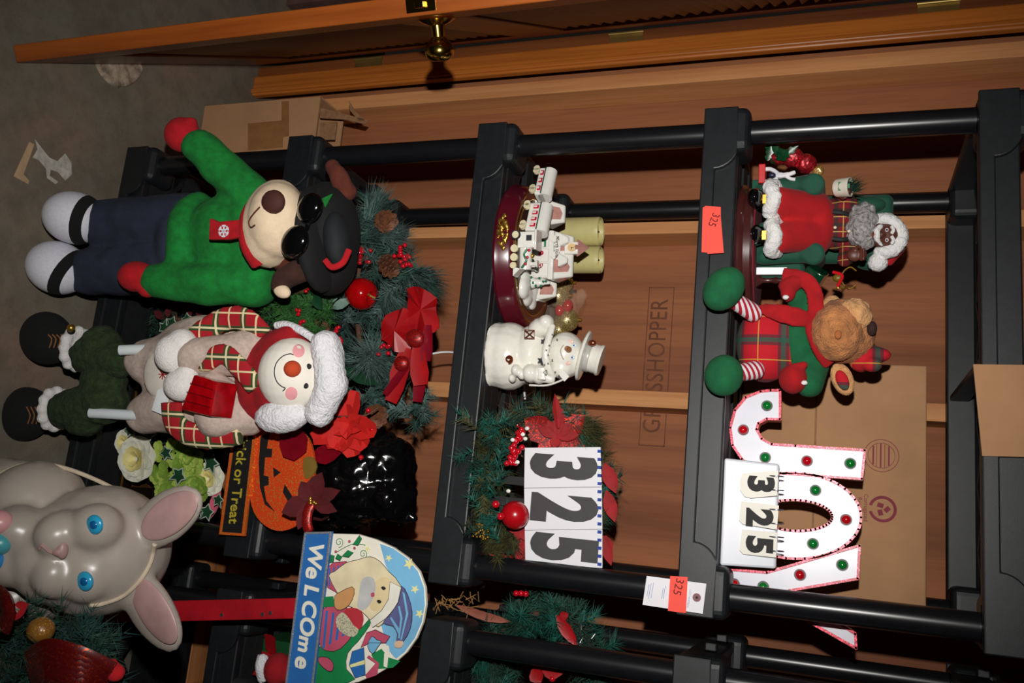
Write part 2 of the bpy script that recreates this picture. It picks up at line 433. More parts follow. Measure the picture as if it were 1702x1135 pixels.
# ---------------------------------------------------------------- louvred door, standing open towards the camera
HX, HY = -0.488, 0.480
FXc, FYc = -0.067, -0.287
DL = math.hypot(FXc - HX, FYc - HY); dang = math.atan2(FYc - HY, FXc - HX)
DOORW = wood('door_pine', (168, 88, 32), (124, 58, 18), axis=2, scale=12, rough=0.35, stretch=0.05, knots=False, spec=0.55)
RAILW = wood('door_rail_pine', (130, 74, 32), (96, 50, 18), axis=0, scale=12, rough=0.35, stretch=0.05, knots=False, spec=0.55)
SLATW = wood('door_slat_pine', (150, 124, 98), (120, 94, 70), axis=0, scale=12, rough=0.45, stretch=0.05, knots=False)
BRASS = M('polished_brass', (214, 176, 84), rough=0.16, metal=1.0, var=0.05)
BRASSD = M('hinge_brass', (176, 150, 88), rough=0.38, metal=0.85, var=0.1)
door = bpy.data.objects.new('door_1', None); col.objects.link(door)
# local x runs from hinge to free edge, local y is the thickness (0 = face seen, negative = behind), z up
door.matrix_world = Matrix.Translation((HX, HY, 0.008)) @ Matrix.Rotation(dang, 4, 'Z')
door['kind'] = 'structure'; door['label'] = 'varnished pine louvred door standing open beside the shelves'
TH = 0.036; SW = 0.105; DH = 2.03
YC = -TH / 2
for x in (SW / 2, DL - SW / 2): B().box((x, YC, DH / 2), (SW, TH, DH)).build('stile', DOORW, door, smooth=False, bevel=0.003)
for z0, z1 in ((0, 0.18), (0.865, 1.0), (1.93, DH)):
    B().box((DL / 2, YC, (z0 + z1) / 2), (DL - 2 * SW, TH, z1 - z0)).build('rail', RAILW, door, smooth=False, bevel=0.003)
sl = B().box((0, 0, 0), (DL - 2 * SW + 0.006, 0.042, 0.006), rotm(math.radians(-62), 0, 0)).build('slat', SLATW, door, smooth=False, bevel=0.002)
zs = [0.205 + 0.030 * i for i in range(22)] + [1.022 + 0.030 * i for i in range(31)]
for i, z in enumerate(zs):
    o = sl if i == 0 else sl.copy()
    if i: col.objects.link(o); o.parent = door
    o.location = (DL / 2, YC, z)
kx, kz = DL - 0.062, 0.965
for sgn, yy in ((1, 0.0), (-1, -TH)):
    R = rotm(-PI / 2 * sgn, 0, 0)
    kb = B().lathe([(0.0, 0), (0.033, 0), (0.034, 0.004), (0.026, 0.009), (0.014, 0.014), (0.0125, 0.034), (0.018, 0.040), (0.026, 0.050), (0.0275, 0.060), (0.024, 0.070), (0.014, 0.076), (0.0, 0.077)], (kx, yy, kz), R)
    kb.build('door_knob', BRASS, door, label='polished brass door knob')
B().box((DL + 0.0006, YC, kz), (0.0018, 0.024, 0.057)).build('latch_plate', BRASS, door, smooth=False)
B().box((DL + 0.004, YC, kz), (0.010, 0.012, 0.020)).build('latch', BRASS, door, smooth=False, bevel=0.002)
hinv = door.matrix_world.inverted()
for z in (0.385, 1.145, 1.88):
    c = hinv @ Vector((-0.4615, 0.4885, z)); R = hinv.to_3x3()
    h = B().box(c, (0.024, 0.0022, 0.088), R).build('hinge', BRASSD, door, smooth=False, label='brass butt hinge')
    c = hinv @ Vector((-0.477, 0.485, z)); B().cyl(c - Vector((0, 0, 0.046)), c + Vector((0, 0, 0.046)), 0.0052, seg=12).build('hinge_pin', BRASSD, h)

# ---------------------------------------------------------------- the two black resin shelving units
BLK = M('black_resin', (23, 26, 29), rough=0.45, var=0.15, vscale=60, bmp=0.12, bscale=900, spec=0.45)
DCK = M('black_deck_resin', (24, 26, 28), rough=0.7, var=0.15, vscale=60, spec=0.3)
PST = M('black_post_resin', (20, 21, 24), rough=0.28, var=0.08, vscale=40, spec=0.5)
UW, UD, ZS, Z0, SH, CH = 0.915, 0.470, 0.4578, 0.060, 0.062, 0.0845
def shelf_z(i): return Z0 + ZS * i
def deck(i): return Z0 + ZS * i + SH
CB = 0.088
def fascia():
    """front strip: low lip along the bottom with raised rounded ends"""
    pts = [(0.0, 0.0), (UW, 0.0), (UW, SH)]
    e, r, h = 0.122, 0.030, 0.024
    pts.append((UW - e + r, SH))
    for k in range(7):
        a = PI / 2 * k / 6; pts.append((UW - e + r - r * math.sin(a), SH - (SH - h) * (1 - math.cos(a)) ** 0.8))
    for k in range(7):
        a = PI / 2 * (1 - k / 6); pts.append((e - r + r * math.sin(a), SH - (SH - h) * (1 - math.cos(a)) ** 0.8))
    pts += [(e - r, SH), (0.0, SH)]
    return pts
def make_shelf(unit):
    rim = B()
    rim.box((UW / 2, 0.020, SH / 2), (UW - 0.02, 0.020, SH)); rim.box((UW / 2, UD - 0.020, SH / 2), (UW - 0.02, 0.020, SH))
    for x in (0.018, UW - 0.018): rim.box((x, UD / 2, SH / 2), (0.020, UD - 0.06, SH))
    rim.box((UW / 2, UD / 2, SH / 2 - 0.008), (0.012, UD - 0.06, SH - 0.026))
    sh = rim.build('shelf', BLK, unit, smooth=False, bevel=0.003)
    B().prism(fascia(), 0.0, 0.011).build('front_lip', BLK, sh, smooth=False, bevel=0.0025)
    B().prism(fascia(), UD - 0.011, UD).build('rear_lip', BLK, sh, smooth=False, bevel=0.0025)
    cb = None
    for x in (CB / 2 - 0.002, UW - CB / 2 + 0.002):
        for y in (CB / 2, UD - CB / 2):
            b = B().box((0, 0, CH / 2), (CB, CB - 0.004, CH)); 
            o = b.build('corner_socket', BLK, sh, smooth=False, bevel=0.016, seg=4); o.location = (x, y, 0)
    for x, sx in ((-0.004, -1), (UW + 0.004, 1)):
        for y in (0.150, 0.325):
            B().box((x, y, 0.044), (0.014, 0.030, 0.020)).build('clip', BLK, sh, smooth=False, bevel=0.002)
    # deck: pairs of slats with a zigzag web between
    y = 0.034; ys = []
    for bnd in range(4):
        for k in range(2):
            o = B().box((UW / 2, y + 0.018, SH - 0.006), (UW - 0.05, 0.0345, 0.012)).build('slat', DCK, sh, smooth=False); y += 0.036
        ys.append(y); y += 0.0405
    for g in ys[:3]:
        web = B(); n = 14; dx = (UW - 0.06) / n
        for i in range(n):
            a = Vector((0.03 + dx * i, g - 0.002 if i % 2 else g + 0.041, SH - 0.012)); c = Vector((0.03 + dx * (i + 1), g + 0.041 if i % 2 else g - 0.002, SH - 0.012))
            d = c - a; ang = math.atan2(d.y, d.x)
            web.box((a + c) / 2, (d.length + 0.006, 0.013, 0.012), rotm(0, 0, ang))
        web.build('web', BLK, sh, smooth=False)
    return sh
def make_unit(label, loc):
    t = Thing('shelving_unit', label, 'shelf', loc)
    s0 = make_shelf(t); s0.location = (0, 0, shelf_z(0))
    for i in range(1, 5):
        c = copy_tree(s0, t.o); c.location = (0, 0, shelf_z(i))
    pm = B().cyl((0, 0, 0), (0, 0, ZS - CH + 0.006), 0.0225, seg=24)
    p0 = None
    for i in range(4):
        for x in (0.036, UW - 0.036):
            for y in (0.042, UD - 0.042):
                if p0 is None: p0 = o = pm.build('post', PST, t)
                else: o = p0.copy(); col.objects.link(o); o.parent = t.o
                o.location = (x, y, shelf_z(i) + CH - 0.003)
    fp = None
    for x in (0.085, UW - 0.085):
        for y in (0.11, UD - 0.07):
            if fp is None: fp = o = B().lathe([(0.018, 0), (0.018, 0.01), (0.015, 0.014), (0.015, Z0 + 0.052)]).build('foot', PST, t)
            else: o = fp.copy(); col.objects.link(o); o.parent = t.o
            o.location = (x, y, 0)
    return t
unit1 = make_unit('black resin shelving unit beside the louvred door, with lot tags on its front', (0, 0, 0))
u2 = copy_tree(unit1.o); u2.location = (0.978, 0.0, 0)
u2['label'] = 'black resin shelving unit behind the welcome sign and rabbit, holding a gift box'
# pale cast marks and scuffs on the floor
M_SCUFF = M('pale_scuff', (196, 192, 180), rough=0.9, var=0.2, vscale=60)
sc = [(58, 232), (72, 250), (82, 262), (95, 268), (108, 255), (118, 270), (119, 290), (108, 300), (96, 286), (84, 282), (82, 292), (96, 302), (92, 306), (78, 296), (76, 280), (64, 266), (54, 262), (62, 248)]
pts = [at(x, y, Z=0.0) for x, y in sc]
B().loft([p + Vector((0, 0, 0.0002)) for p in pts], [p + Vector((0, 0, 0.0010)) for p in pts]).build('paint_scuff', M_SCUFF, floor, smooth=False)
# ================================================================ things on the upper shelf
Z4 = deck(3) + 0.0005
WHT = M('white_gloss', (218, 220, 230), rough=0.3, var=0.03)
INK = M('black_print', (28, 27, 28), rough=0.7, var=0.05)
CARD = M('cardboard', (176, 132, 94), rough=0.9, var=0.08, vscale=9, bmp=0.1, bscale=300)
CARDE = M('cardboard_edge', (150, 110, 76), rough=0.95, var=0.15, vscale=80)
ORG = M('fluorescent_orange', (255, 84, 68), rough=0.7, var=0.03)
FURW = M('white_fur', (240, 238, 236), rough=1.0, var=0.04, vscale=160, bmp=0.8, bscale=320, dist=0.004)
FELTR = M('red_felt', (164, 8, 18), rough=0.95, var=0.15, vscale=40, bmp=0.3, bscale=700)
FELTG = M('green_felt', (12, 92, 52), rough=0.95, var=0.15, vscale=40, bmp=0.3, bscale=700)
GOLD = M('gold_paint', (206, 160, 70), rough=0.3, metal=0.9, var=0.1)
# ---- cardboard carton standing behind the letters
t = Thing('cardboard_carton', 'tall plain brown carton with two round red stamps behind the lighted letters', 'box', at(1227, 800, Y=0.30).xyz * 1.0, 0)
t.o.location.z = Z4; t.m.translation.z = Z4; t.inv = t.m.inverted(); t.i3 = t.inv.to_3x3()
cx0 = t.P(1380, 603).x; cx1 = t.P(1380, 1005).x; ch = t.P(1540, 800).z
B().box(((cx0 + cx1) / 2, 0.037, ch / 2), (cx1 - cx0, 0.074, ch)).build('carton_body', CARD, t, smooth=False, bevel=0.003)
B().box(((cx0 + cx1) / 2, -0.0006, ch * 0.42), (cx1 - cx0, 0.0016, 0.004)).build('crease', CARDE, t, smooth=False)
STAMP = M('maroon_stamp_ink', (136, 52, 66), rough=0.85, var=0.1)
c1 = t.P(1465, 757, -0.001); c2 = t.P(1467, 846, -0.001)
def ringm(b, c, r0, r1, a0=0, a1=2 * PI, n=36, y=-0.0008):
    full = abs(a1 - a0 - 2 * PI) < 1e-6
    vs = []; fs = []
    for i in range(n + 1):
        a = a0 + (a1 - a0) * i / n
        for r in (r0, r1):
            for yy in (y, y + 0.0007): vs.append((c[0] + r * math.cos(a), yy, c[2] + r * math.sin(a)))
    for i in range(n):
        q = 4 * i; fs += [(q, q + 2, q + 6, q + 4), (q + 1, q + 5, q + 7, q + 3), (q, q + 4, q + 5, q + 1), (q + 2, q + 3, q + 7, q + 6)]
    if not full: fs += [(0, 1, 3, 2), (4 * n, 4 * n + 2, 4 * n + 3, 4 * n + 1)]
    return b.add(vs, fs)
b = B(); k = t.k
ringm(b, c1, 25 * k, 26 * k); b.build('stamp_ring', STAMP, t, smooth=False)
b = B(); ringm(b, c1, 19.5 * k, 20.3 * k); b.build('stamp_ring', STAMP, t, smooth=False)
for i, dz in enumerate((-12, -7, -1, 5, 11)):
    hw = math.sqrt(19.0 ** 2 - dz * dz) * k
    B().box((c1.x, -0.0005, c1.z + dz * k), (hw * 2, 0.0006, (0.9 if i % 2 else 2.4) * k)).build('stamp_line', STAMP, t, smooth=False)
b = B(); ringm(b, c2, 16 * k, 20.5 * k, PI * 1.58, PI * 3.42); b.build('stamp_ring', STAMP, t, smooth=False)
for a in (90, 210, 330):
    aa = math.radians(a); B().box((c2.x + 6.5 * k * math.cos(aa), -0.0005, c2.z + 6.5 * k * math.sin(aa)), (9 * k, 0.0006, 7 * k), rotm(0, -aa - PI / 4, 0)).build('stamp_arrow', STAMP, t, smooth=False)
text_obj('stamp_lettering', 'Corrugated\nRecycles', STAMP, t, (c2.x, -0.0006, c2.z - 29 * k), 0.011, ext=0.0003)

# ---- carton on the top shelf with a flap folded down over the front
t = Thing('open_carton', 'brown carton on the topmost shelf with one flap hanging over its edge', 'box', (0.55, 0.012, deck(4) + 0.0005))
B().box((0, 0.16, 0.12), (0.150, 0.30, 0.24)).build('carton_body', CARD, t, smooth=False, bevel=0.003)
fa = [t.P(x, y, -0.016) for x, y in ((1617, 606), (1702, 606), (1702, 758), (1632, 758))]
fl2 = B().loft([Vector((fa[0].x, -0.0155, fa[0].z)), Vector((fa[1].x, -0.013, 0.03)), Vector((fa[2].x, -0.013, 0.03)), Vector((fa[3].x, -0.0155, fa[3].z))],
               [Vector((fa[0].x, -0.0195, fa[0].z)), Vector((fa[1].x, -0.017, 0.03)), Vector((fa[2].x, -0.017, 0.03)), Vector((fa[3].x, -0.0195, fa[3].z))])
fl2.build('flap', CARD, t, smooth=False)
B().box(((fa[0].x + fa[2].x) / 2, -0.005, 0.031), (abs(fa[2].x - fa[0].x), 0.026, 0.004)).build('flap_fold', CARDE, t, smooth=False)

# ---- JOY marquee letters
def z6(x, y): return (1140 + x / 2.415, 620 + y / 2.415)
t = Thing('marquee_sign', 'white JOY marquee letters with red glitter edging and coloured bulbs', 'sign', (0.70, 0.112, Z4 + 0.006), 0)
EDGE = glitter('red_glitter_edge', (214, 26, 58), (255, 90, 110), amt=0.8, scale=700, metal=0.2)
J = [(378, 70), (340, 70), (300, 74), (240, 98), (197, 150), (178, 220), (188, 290), (225, 345), (265, 378), (310, 396), (380, 402), (706, 425), (718, 310), (440, 292), (345, 286), (305, 264), (284, 226), (291, 202), (325, 184), (378, 186)]
O_out = [(440 + 263 * math.cos(a) + 0, 573 + 172 * math.sin(a) + 6 * math.cos(a)) for a in [2 * PI * i / 44 for i in range(44)]]
O_in = [(440 + 148 * math.cos(a), 571 + 62 * math.sin(a) + 6 * math.cos(a)) for a in [2 * PI * i / 44 for i in range(44)]]
Yl = [(152, 786), (325, 800), (697, 692), (690, 825), (414, 873), (680, 1046), (683, 1104), (330, 905), (152, 892)]
letters = []
BULBR = M('red_bulb', (190, 12, 24), rough=0.12, var=0.05, coat=0.6); BULBG = M('green_bulb', (10, 120, 44), rough=0.12, var=0.05, coat=0.6)
def shrink(pts, c=0.0):
    return pts
def letter(nm, outer, inner=None, bulbs=()):
    def L3(pts, dy): return [Vector((t.P(*z6(*p), 0).x, dy, t.P(*z6(*p), 0).z)) for p in pts]
    b = B()
    if inner is None: b.loft(L3(outer, 0.004), L3(outer, 0.026)); e = B().loft(L3(outer, 0.0), L3(outer, 0.026))
    else:
        def ringpr(y0, y1):
            bb = B(); n = len(outer); A = L3(outer, y0) + L3(inner, y0) + L3(outer, y1) + L3(inner, y1); fs = []
            for i in range(n):
                j = (i + 1) % n
                fs += [(i, j, n + j, n + i), (2 * n + i, 3 * n + i, 3 * n + j, 2 * n + j), (i, 2 * n + i, 2 * n + j, j), (n + i, n + j, 3 * n + j, 3 * n + i)]
            return bb.add(A, fs)
        b = ringpr(0.004, 0.026)
    base = b.build(nm, WHT, t, smooth=False)
    # glitter rim: a thin tube frame around the outline
    for ol in ([outer] if inner is None else [outer, inner]):
        q = L3(ol, 0.012)
        r = B()
        n = len(q)
        for i in range(n):
            a, c = q[i], q[(i + 1) % n]; d = (c - a); ang = math.atan2(d.z, d.x)
            r.box((a + c) / 2, (d.length + 0.003, 0.030, 0.0042), rotm(0, -ang, 0))
        r.build('rim', EDGE, base, smooth=False)
    for cx, cy, cc in bulbs:
        c = t.P(*z6(cx, cy), 0.0); kk = t.k
        bb = B().ell((c.x, 0.002, c.z), (8.0 * kk, 0.009, 8.0 * kk), None, 16, 10)
        o = bb.build('bulb', BULBR if cc == 'r' else BULBG, base)
        B().lathe([(9.0 * kk, 0), (9.3 * kk, 0.001), (9.0 * kk, 0.0025), (8 * kk, 0.0025)], (c.x, 0.0042, c.z), rotm(PI / 2, 0, 0)).build('socket', M('dark_socket', (50, 30, 32), rough=0.4), base)
    return base
letter('letter_j', J, None, [(325, 130, 'g'), (230, 227, 'r'), (318, 338, 'g'), (486, 352, 'r'), (660, 362, 'g')])
letter('letter_o', O_out, O_in, [(520, 470, 'g'), (643, 588, 'r'), (510, 685, 'g')])
letter('letter_y', Yl, None, [(628, 770, 'g'), (458, 810, 'r'), (310, 858, 'g'), (193, 847, 'r')])

# ---- flip-number stand 3 2 5
t = Thing('number_stand', 'white block stand with ringed flip cards reading 325 before the marquee letters', 'number stand', at(1203, 852, Y=0.055), 3, lean=0)
t.o.location.z = Z4; t.m.translation.z = Z4; t.inv = t.m.inverted(); t.i3 = t.inv.to_3x3()
q = [z6(160, 342), z6(375, 365), z6(361, 786), z6(140, 770)]
PL = M('white_plastic', (222, 224, 232), rough=0.35, var=0.02)
p = [t.P(x, y, 0) for x, y in q]
pr0 = [Vector((p[0].x, -0.012, 0.0)), Vector((p[1].x, 0.0, p[1].z)), Vector((p[2].x, 0.0, p[2].z)), Vector((p[3].x, -0.012, 0.0))]
B().loft(pr0, [v + Vector((0, 0.055 if i in (0, 3) else 0.018, 0)) for i, v in enumerate(pr0)]).build('block', PL, t, smooth=False, bevel=0.004)
IVORY = M('ivory_card', (240, 236, 224), rough=0.6, var=0.02); STEEL = M('steel_ring', (150, 150, 155), rough=0.25, metal=0.9)
for pts, dg, gc in (([(228, 402), (372, 392), (366, 492), (262, 502), (236, 496), (218, 470), (218, 425)], '3', (296, 446)),
                    ([(222, 514), (374, 532), (366, 628), (228, 606), (214, 590)], '2', (290, 580)),
                    ([(226, 628), (370, 640), (362, 740), (230, 726), (216, 710)], '5', (290, 690))):
    pp = [t.P(*z6(*v), -0.013) for v in pts]
    cd2 = B().loft([Vector((v.x, -0.0165, v.z)) for v in pp], [Vector((v.x, -0.0145, v.z)) for v in pp]).build('number_card', IVORY, t, smooth=False)
    c = t.P(*z6(*gc), -0.017)
    text_obj('numeral', dg, INK, cd2, (c.x, -0.0168, c.z), 0.056, ext=0.0004, offs=0.0032, sx=1.0)
    for yy in (-28, 28):
        c = t.P(*z6(368, gc[1] + yy - 4), -0.012)
        pts3 = [(c.x, -0.012 + 0.010 * math.cos(a), c.z - 0.002 + 0.012 * math.sin(a)) for a in [2 * PI * i / 16 for i in range(16)]]
        B().tube(pts3, 0.0010, 6, True).build('ring', STEEL, cd2)

# ---- orange lot stickers on the front of the shelf
t = Thing('lot_sticker', 'fluorescent orange sticker strips numbered 325 on the shelf edge below the seated santa', 'sticker', at(1186, 382, Y=-0.004), 0)
for i, (pts, dy) in enumerate((([(1168, 345), (1174, 342), (1180, 420), (1166, 419)], -0.0008), ([(1172, 342), (1198, 344), (1198, 360), (1203, 420), (1176, 422), (1170, 370)], -0.0018))):
    o = t.poly('strip', pts, ORG, dy=dy, th=0.0009)
c = t.P(1186, 365, -0.003)
text_obj('handwriting', '325', M('dark_pen', (110, 20, 24), rough=0.8), t, (c.x, -0.0021, c.z), 0.020, rot=(PI / 2, math.radians(18), 0), ext=0.0002, sx=0.9)

# ---- paper lot tag with reinforced eyelet on the post
t = Thing('lot_tag', 'white paper lot tag with eyelet and orange 325 strip on shelf post', 'tag', at(1121, 988, Y=-0.006), 0)
TAGP = M('tag_paper', (236, 234, 238), rough=0.8, var=0.02)
body = t.poly('tag_card', [(1075, 957), (1174, 970), (1168, 1020), (1068, 1005)], TAGP, dy=-0.002, th=0.001)
t.poly('orange_strip', [(1114, 957), (1143, 959), (1140, 1019), (1110, 1015)], ORG, dy=-0.0035, th=0.001)
c = t.P(1127, 975, -0.004)
text_obj('handwriting', '325', M('dark_pen'), t, (c.x, -0.0036, c.z), 0.019, rot=(PI / 2, math.radians(10), 0), ext=0.0002)
c = t.P(1158, 993, -0.003)
B().lathe([(0.0022, 0), (0.0068, 0), (0.0068, 0.0006), (0.0022, 0.0006)], (c.x, -0.0022, c.z), rotm(PI / 2, 0, 0)).build('eyelet', M('eyelet_brown', (140, 92, 100), rough=0.7), t)
B().lathe([(0.0, 0), (0.0022, 0), (0.0022, 0.0007), (0, 0.0007)], (c.x, -0.0022, c.z), rotm(PI / 2, 0, 0)).build('eyelet_hole', INK, t)
LB = M('pale_blue_print', (150, 160, 196), rough=0.8, var=0)
c = t.P(1145, 995, -0.003); text_obj('small_print', 'LOT NUMBER', LB, t, (c.x, -0.0023, c.z), 0.0048, rot=(PI / 2, math.radians(7), 0), ext=0.0002)
for x0, y0, wd in ((1104, 984, .022), (1101, 986, .018), (1084, 981, .026), (1080, 982, .026), (1077, 981, .02)):
    c = t.P(x0, y0, -0.003); B().box((c.x, -0.0022, c.z), (wd, 0.0004, 0.0009), rotm(0, math.radians(7), 0)).build('print_line', LB, t, smooth=False)

# ---- seated Santa in a green armchair on a round wooden base
t = Thing('santa_figurine', 'dark skinned santa figurine in red trousers seated in green velvet armchair', 'figurine', (0.232, 0.165, Z4), 12)
BASEW = M('walnut_base', (74, 34, 32), rough=0.3, var=0.2, vscale=12, coat=0.3)
B().lathe([(0.0, 0), (0.131, 0), (0.133, 0.004), (0.131, 0.010), (0.126, 0.014), (0.126, 0.026), (0.121, 0.030), (0.0, 0.030)], seg=56).build('base', BASEW, t)
B().lathe([(0.0, 0.0302), (0.116, 0.0302), (0.116, 0.0325), (0.0, 0.0325)], seg=48).build('carpet', M('maroon_carpet', (120, 16, 36), rough=1.0), t)
VEL = M('green_velvet', (10, 74, 54), rough=0.8, var=0.15, vscale=30, sheen=0.08)
def E1(nm, lst, mat, blob=False, parent=None, vox=0.003, **kw):
    b = B()
    for a in lst: t.E(b, *a[:4], **(a[4] if len(a) > 4 else {}))
    return b.blob(nm, mat, parent or t, vox, 3, **kw) if blob else b.build(nm, mat, parent or t)
# chair
b = B(); b.box((-0.002, 0.03, 0.075), (0.115, 0.09, 0.085)); b.build('chair_seat', VEL, t, bevel=0.008)
b = B(); c = t.P(1420, 380, 0.07); b.box((c.x, 0.085, 0.155), (0.135, 0.03, 0.245)); b.build('chair_back', VEL, t, bevel=0.014, seg=4)
for y0, y1 in ((318, 305), (428, 420)):
    b = B(); t.C(b, (1268, y0), 13, (1345, y1), 15, -0.035)
    a = t.P(1352, y1 + 2, -0.045); b.cyl((a.x, -0.055, a.z), (a.x, 0.08, a.z), 0.021, 0.021, 20)
    b.box((a.x, 0.02, a.z / 2 + 0.01), (0.032, 0.12, a.z - 0.02)); b.blob('chair_arm', VEL, t, 0.004, 3)
for x, y in ((1440, 340), (1452, 436)):
    wing = B(); t.E(wing, x, y, 30, 14, dy=0.06); wing.build('chair_wing', VEL, t)
# legs
b = B()
t.C(b, (1292, 335), 24, (1352, 352), 31, -0.075, -0.015); t.C(b, (1297, 396), 24, (1352, 388), 31, -0.075, -0.015)
t.E(b, 1360, 372, 27, 52, 0.045, dy=-0.005); b.blob('trousers', M('red_velvet', (176, 8, 18), rough=0.9, var=0.1, sheen=0.04), t, 0.004, 4)
for y, x in ((332, 1284), (395, 1286)):
    b = B()
    for i in range(15):
        a = 2 * PI * i / 15; c = t.P(x, y, -0.078); b.ell(c + Vector((0.026 * math.cos(a), 0.024 * math.sin(a), 0.004 * math.sin(3 * a))), 0.0145, None, 10, 7)
    b.ell(t.P(x, y, -0.078), (0.028, 0.026, 0.016)); b.blob('fur_cuff', FURW, t, 0.0035, 2, wob=0.002, wscale=160)
BOOT = M('black_patent', (10, 10, 12), rough=0.12, var=0, coat=0.5)
for x, y in ((1256, 331), (1255, 391)):
    b = B(); t.E(b, x, y, 13, 17, 0.036, dy=-0.088); t.E(b, x + 10, y, 10, 14, 0.02, dy=-0.075); bt = b.blob('boot', BOOT, t, 0.003, 3)
    c = t.P(x + 15, y, -0.103); B().box((c.x, c.y, c.z), (0.018, 0.006, 0.009)).build('buckle', GOLD, bt, bevel=0.001)
PLD = plaid('santa_plaid', (120, 14, 28), [(0, .25, .13, (40, 40, 36), .8), (1, .25, .13, (40, 40, 36), .8), (0, .7, .03, (206, 170, 90), .8), (1, .7, .03, (206, 170, 90), .8)], 36)
b = B(); t.E(b, 1392, 372, 34, 44, 0.044, dy=0.015)
t.C(b, (1412, 340), 14, (1394, 316), 11, 0.0, -0.035); t.C(b, (1412, 408), 14, (1404, 432), 12, 0.0, -0.03); t.C(b, (1404, 432), 12, (1416, 424), 9, -0.03, -0.055)
b.blob('plaid_shirt', PLD, t, 0.004, 3)
b = B(); t.path(b, [(1384, 352, -0.034), (1402, 354, -0.034), (1424, 362, -0.012)], 0.004, flat=0.5); b.build('suspender', INK, t)
b = B(); t.path(b, [(1384, 396, -0.034), (1402, 398, -0.034), (1424, 394, -0.012)], 0.004, flat=0.5); b.build('suspender', INK, t)
for x, y in ((1388, 378), (1411, 384)):
    b = B(); t.E(b, x, y, 2.6, 2.6, 0.002, dy=-0.036, seg=10, rings=6); b.build('button', M('ivory_button', (220, 210, 180), rough=0.3), t)
SKIN = M('brown_skin', (92, 48, 38), rough=0.45, var=0.08)
def small_hand(px, py, dy, a, side):
    b = B(); c = t.P(px, py, dy); b.ell(c, (0.012, 0.007, 0.013))
    for i in range(4):
        f = c + Vector((-0.0085 + 0.0057 * i, -0.004, 0.010)); b.tube([f, f + Vector((0, -0.006, 0.007 + 0.002 * (i in (1, 2)))), f + Vector((0, -0.011, 0.004))], [0.0032, 0.003, 0.0024], 7)
    b.tube([c + Vector((side * 0.009, -0.002, 0)), c + Vector((side * 0.015, -0.007, 0.006)), c + Vector((side * 0.013, -0.011, 0.011))], [0.0034, 0.0032, 0.0024], 7)
    b.blob('hand', SKIN, t, 0.0016, 1)
small_hand(1396, 318, -0.047, 0, 1); small_hand(1420, 424, -0.066, 0, -1)
# mug in the raised hand, with greenery
c = t.P(1388, 313, -0.055)
mg = B().lathe([(0.0, 0), (0.014, 0), (0.017, 0.004), (0.018, 0.028), (0.0155, 0.028), (0.0145, 0.006), (0, 0.006)], c + Vector((0, 0, 0.0)), rotm(math.radians(20), 0, 0)).build('mug', M('cream_mug', (226, 220, 204), rough=0.25), t)
b = B(); spray(b, c + Vector((0, 0.004, 0.022)), (-.2, 0, 1), 0.03, 120, .7, 0.0010, 0.008); b.build('greenery', M('dark_needles', (14, 62, 44), rough=0.8), mg, kind='stuff')
b = B(); q = c + Vector((0, -0.0185, 0.014))
for i, ww in enumerate((0.016, 0.012, 0.008)): b.box(q + Vector((0, -0.001, -0.006 + 0.007 * i)), (ww, 0.002, 0.006))
b.build('printed_tree', M('mug_green', (10, 110, 50), rough=0.5), mg, smooth=False)
# head
b = B(); t.E(b, 1470, 392, 23, 21, 0.026, dy=-0.012); b.ell(t.P(1465, 390, -0.042), (0.006, 0.008, 0.006)); t.E(b, 1474, 368, 7, 5, 0.006, dy=0.0); t.E(b, 1474, 414, 7, 5, 0.006, dy=0.0)
b.ell(t.P(1461, 380, -0.03), (0.010, 0.010, 0.009)); b.ell(t.P(1461, 402, -0.03), (0.010, 0.010, 0.009)); hd = b.blob('head', SKIN, t, 0.002, 2)
for y in (382, 399):
    b = B(); t.E(b, 1474, y, 2.6, 3.2, 0.003, dy=-0.037, seg=12, rings=8); ey = b.build('eye', M('eye_white', (236, 236, 236), rough=0.2), hd)
    b = B(); t.E(b, 1474, y, 1.5, 1.6, 0.002, dy=-0.0395, seg=10, rings=6); b.build('pupil', INK, ey)
    b = B(); t.path(b, [(1482, y - 6, -0.035), (1485, y, -0.037), (1482, y + 6, -0.035)], 0.0032); b.build('eyebrow', FURW, hd)
b = B(); t.path(b, [(1466, 374, -0.038), (1458, 382, -0.044), (1458, 390, -0.046), (1458, 398, -0.044), (1466, 408, -0.038)], [0.002, .004, .005, .005, .005, .0055, .006, .0055, .005, .005, .005, .0055, .006, .0055, .005, .005, .004, .003, .003, .002, .002][:21]); b.build('moustache', FURW, hd)
b = B(); t.path(b, [(1453, 385, -0.043), (1451, 390, -0.044), (1453, 396, -0.043)], 0.0022); b.build('lower_lip', M('lip', (120, 50, 46), rough=0.5), hd)
BEARD = M('grey_curls', (168, 164, 162), rough=0.9, var=0.35, vscale=160, bmp=1.0, bscale=180, dist=0.008)
b = B()
for i in range(60):
    a = rnd.uniform(0, 2 * PI); r = math.sqrt(rnd.random())
    x = 1434 + 20 * r * math.cos(a); y = 376 + 36 * r * math.sin(a); c = t.P(x, y, -0.022 - 0.016 * (1 - r * r))
    b.ell(c, rnd.uniform(.008, .0115), None, 9, 6)
b.blob('beard', BEARD, hd, 0.003, 1, wob=0.002, wscale=200)
b = B()
for i in range(26):
    a = math.radians(-100 + 200 * i / 25); x = 1470 + 27 * math.cos(a); y = 392 + 27 * math.sin(a); b.ell(t.P(x, y, -0.012 + 0.006 * math.sin(i * 2.4)), rnd.uniform(.0115, .0145), None, 10, 7)
b.blob('fur_hat_brim', FURW, t, 0.003, 1, wob=0.002, wscale=180)
b = B(); t.E(b, 1490, 400, 16, 26, 0.028, dy=0.012); t.C(b, (1490, 408), 15, (1478, 436), 7, 0.01); b.blob('red_hat', MATS['red_velvet'], t, 0.004, 3)
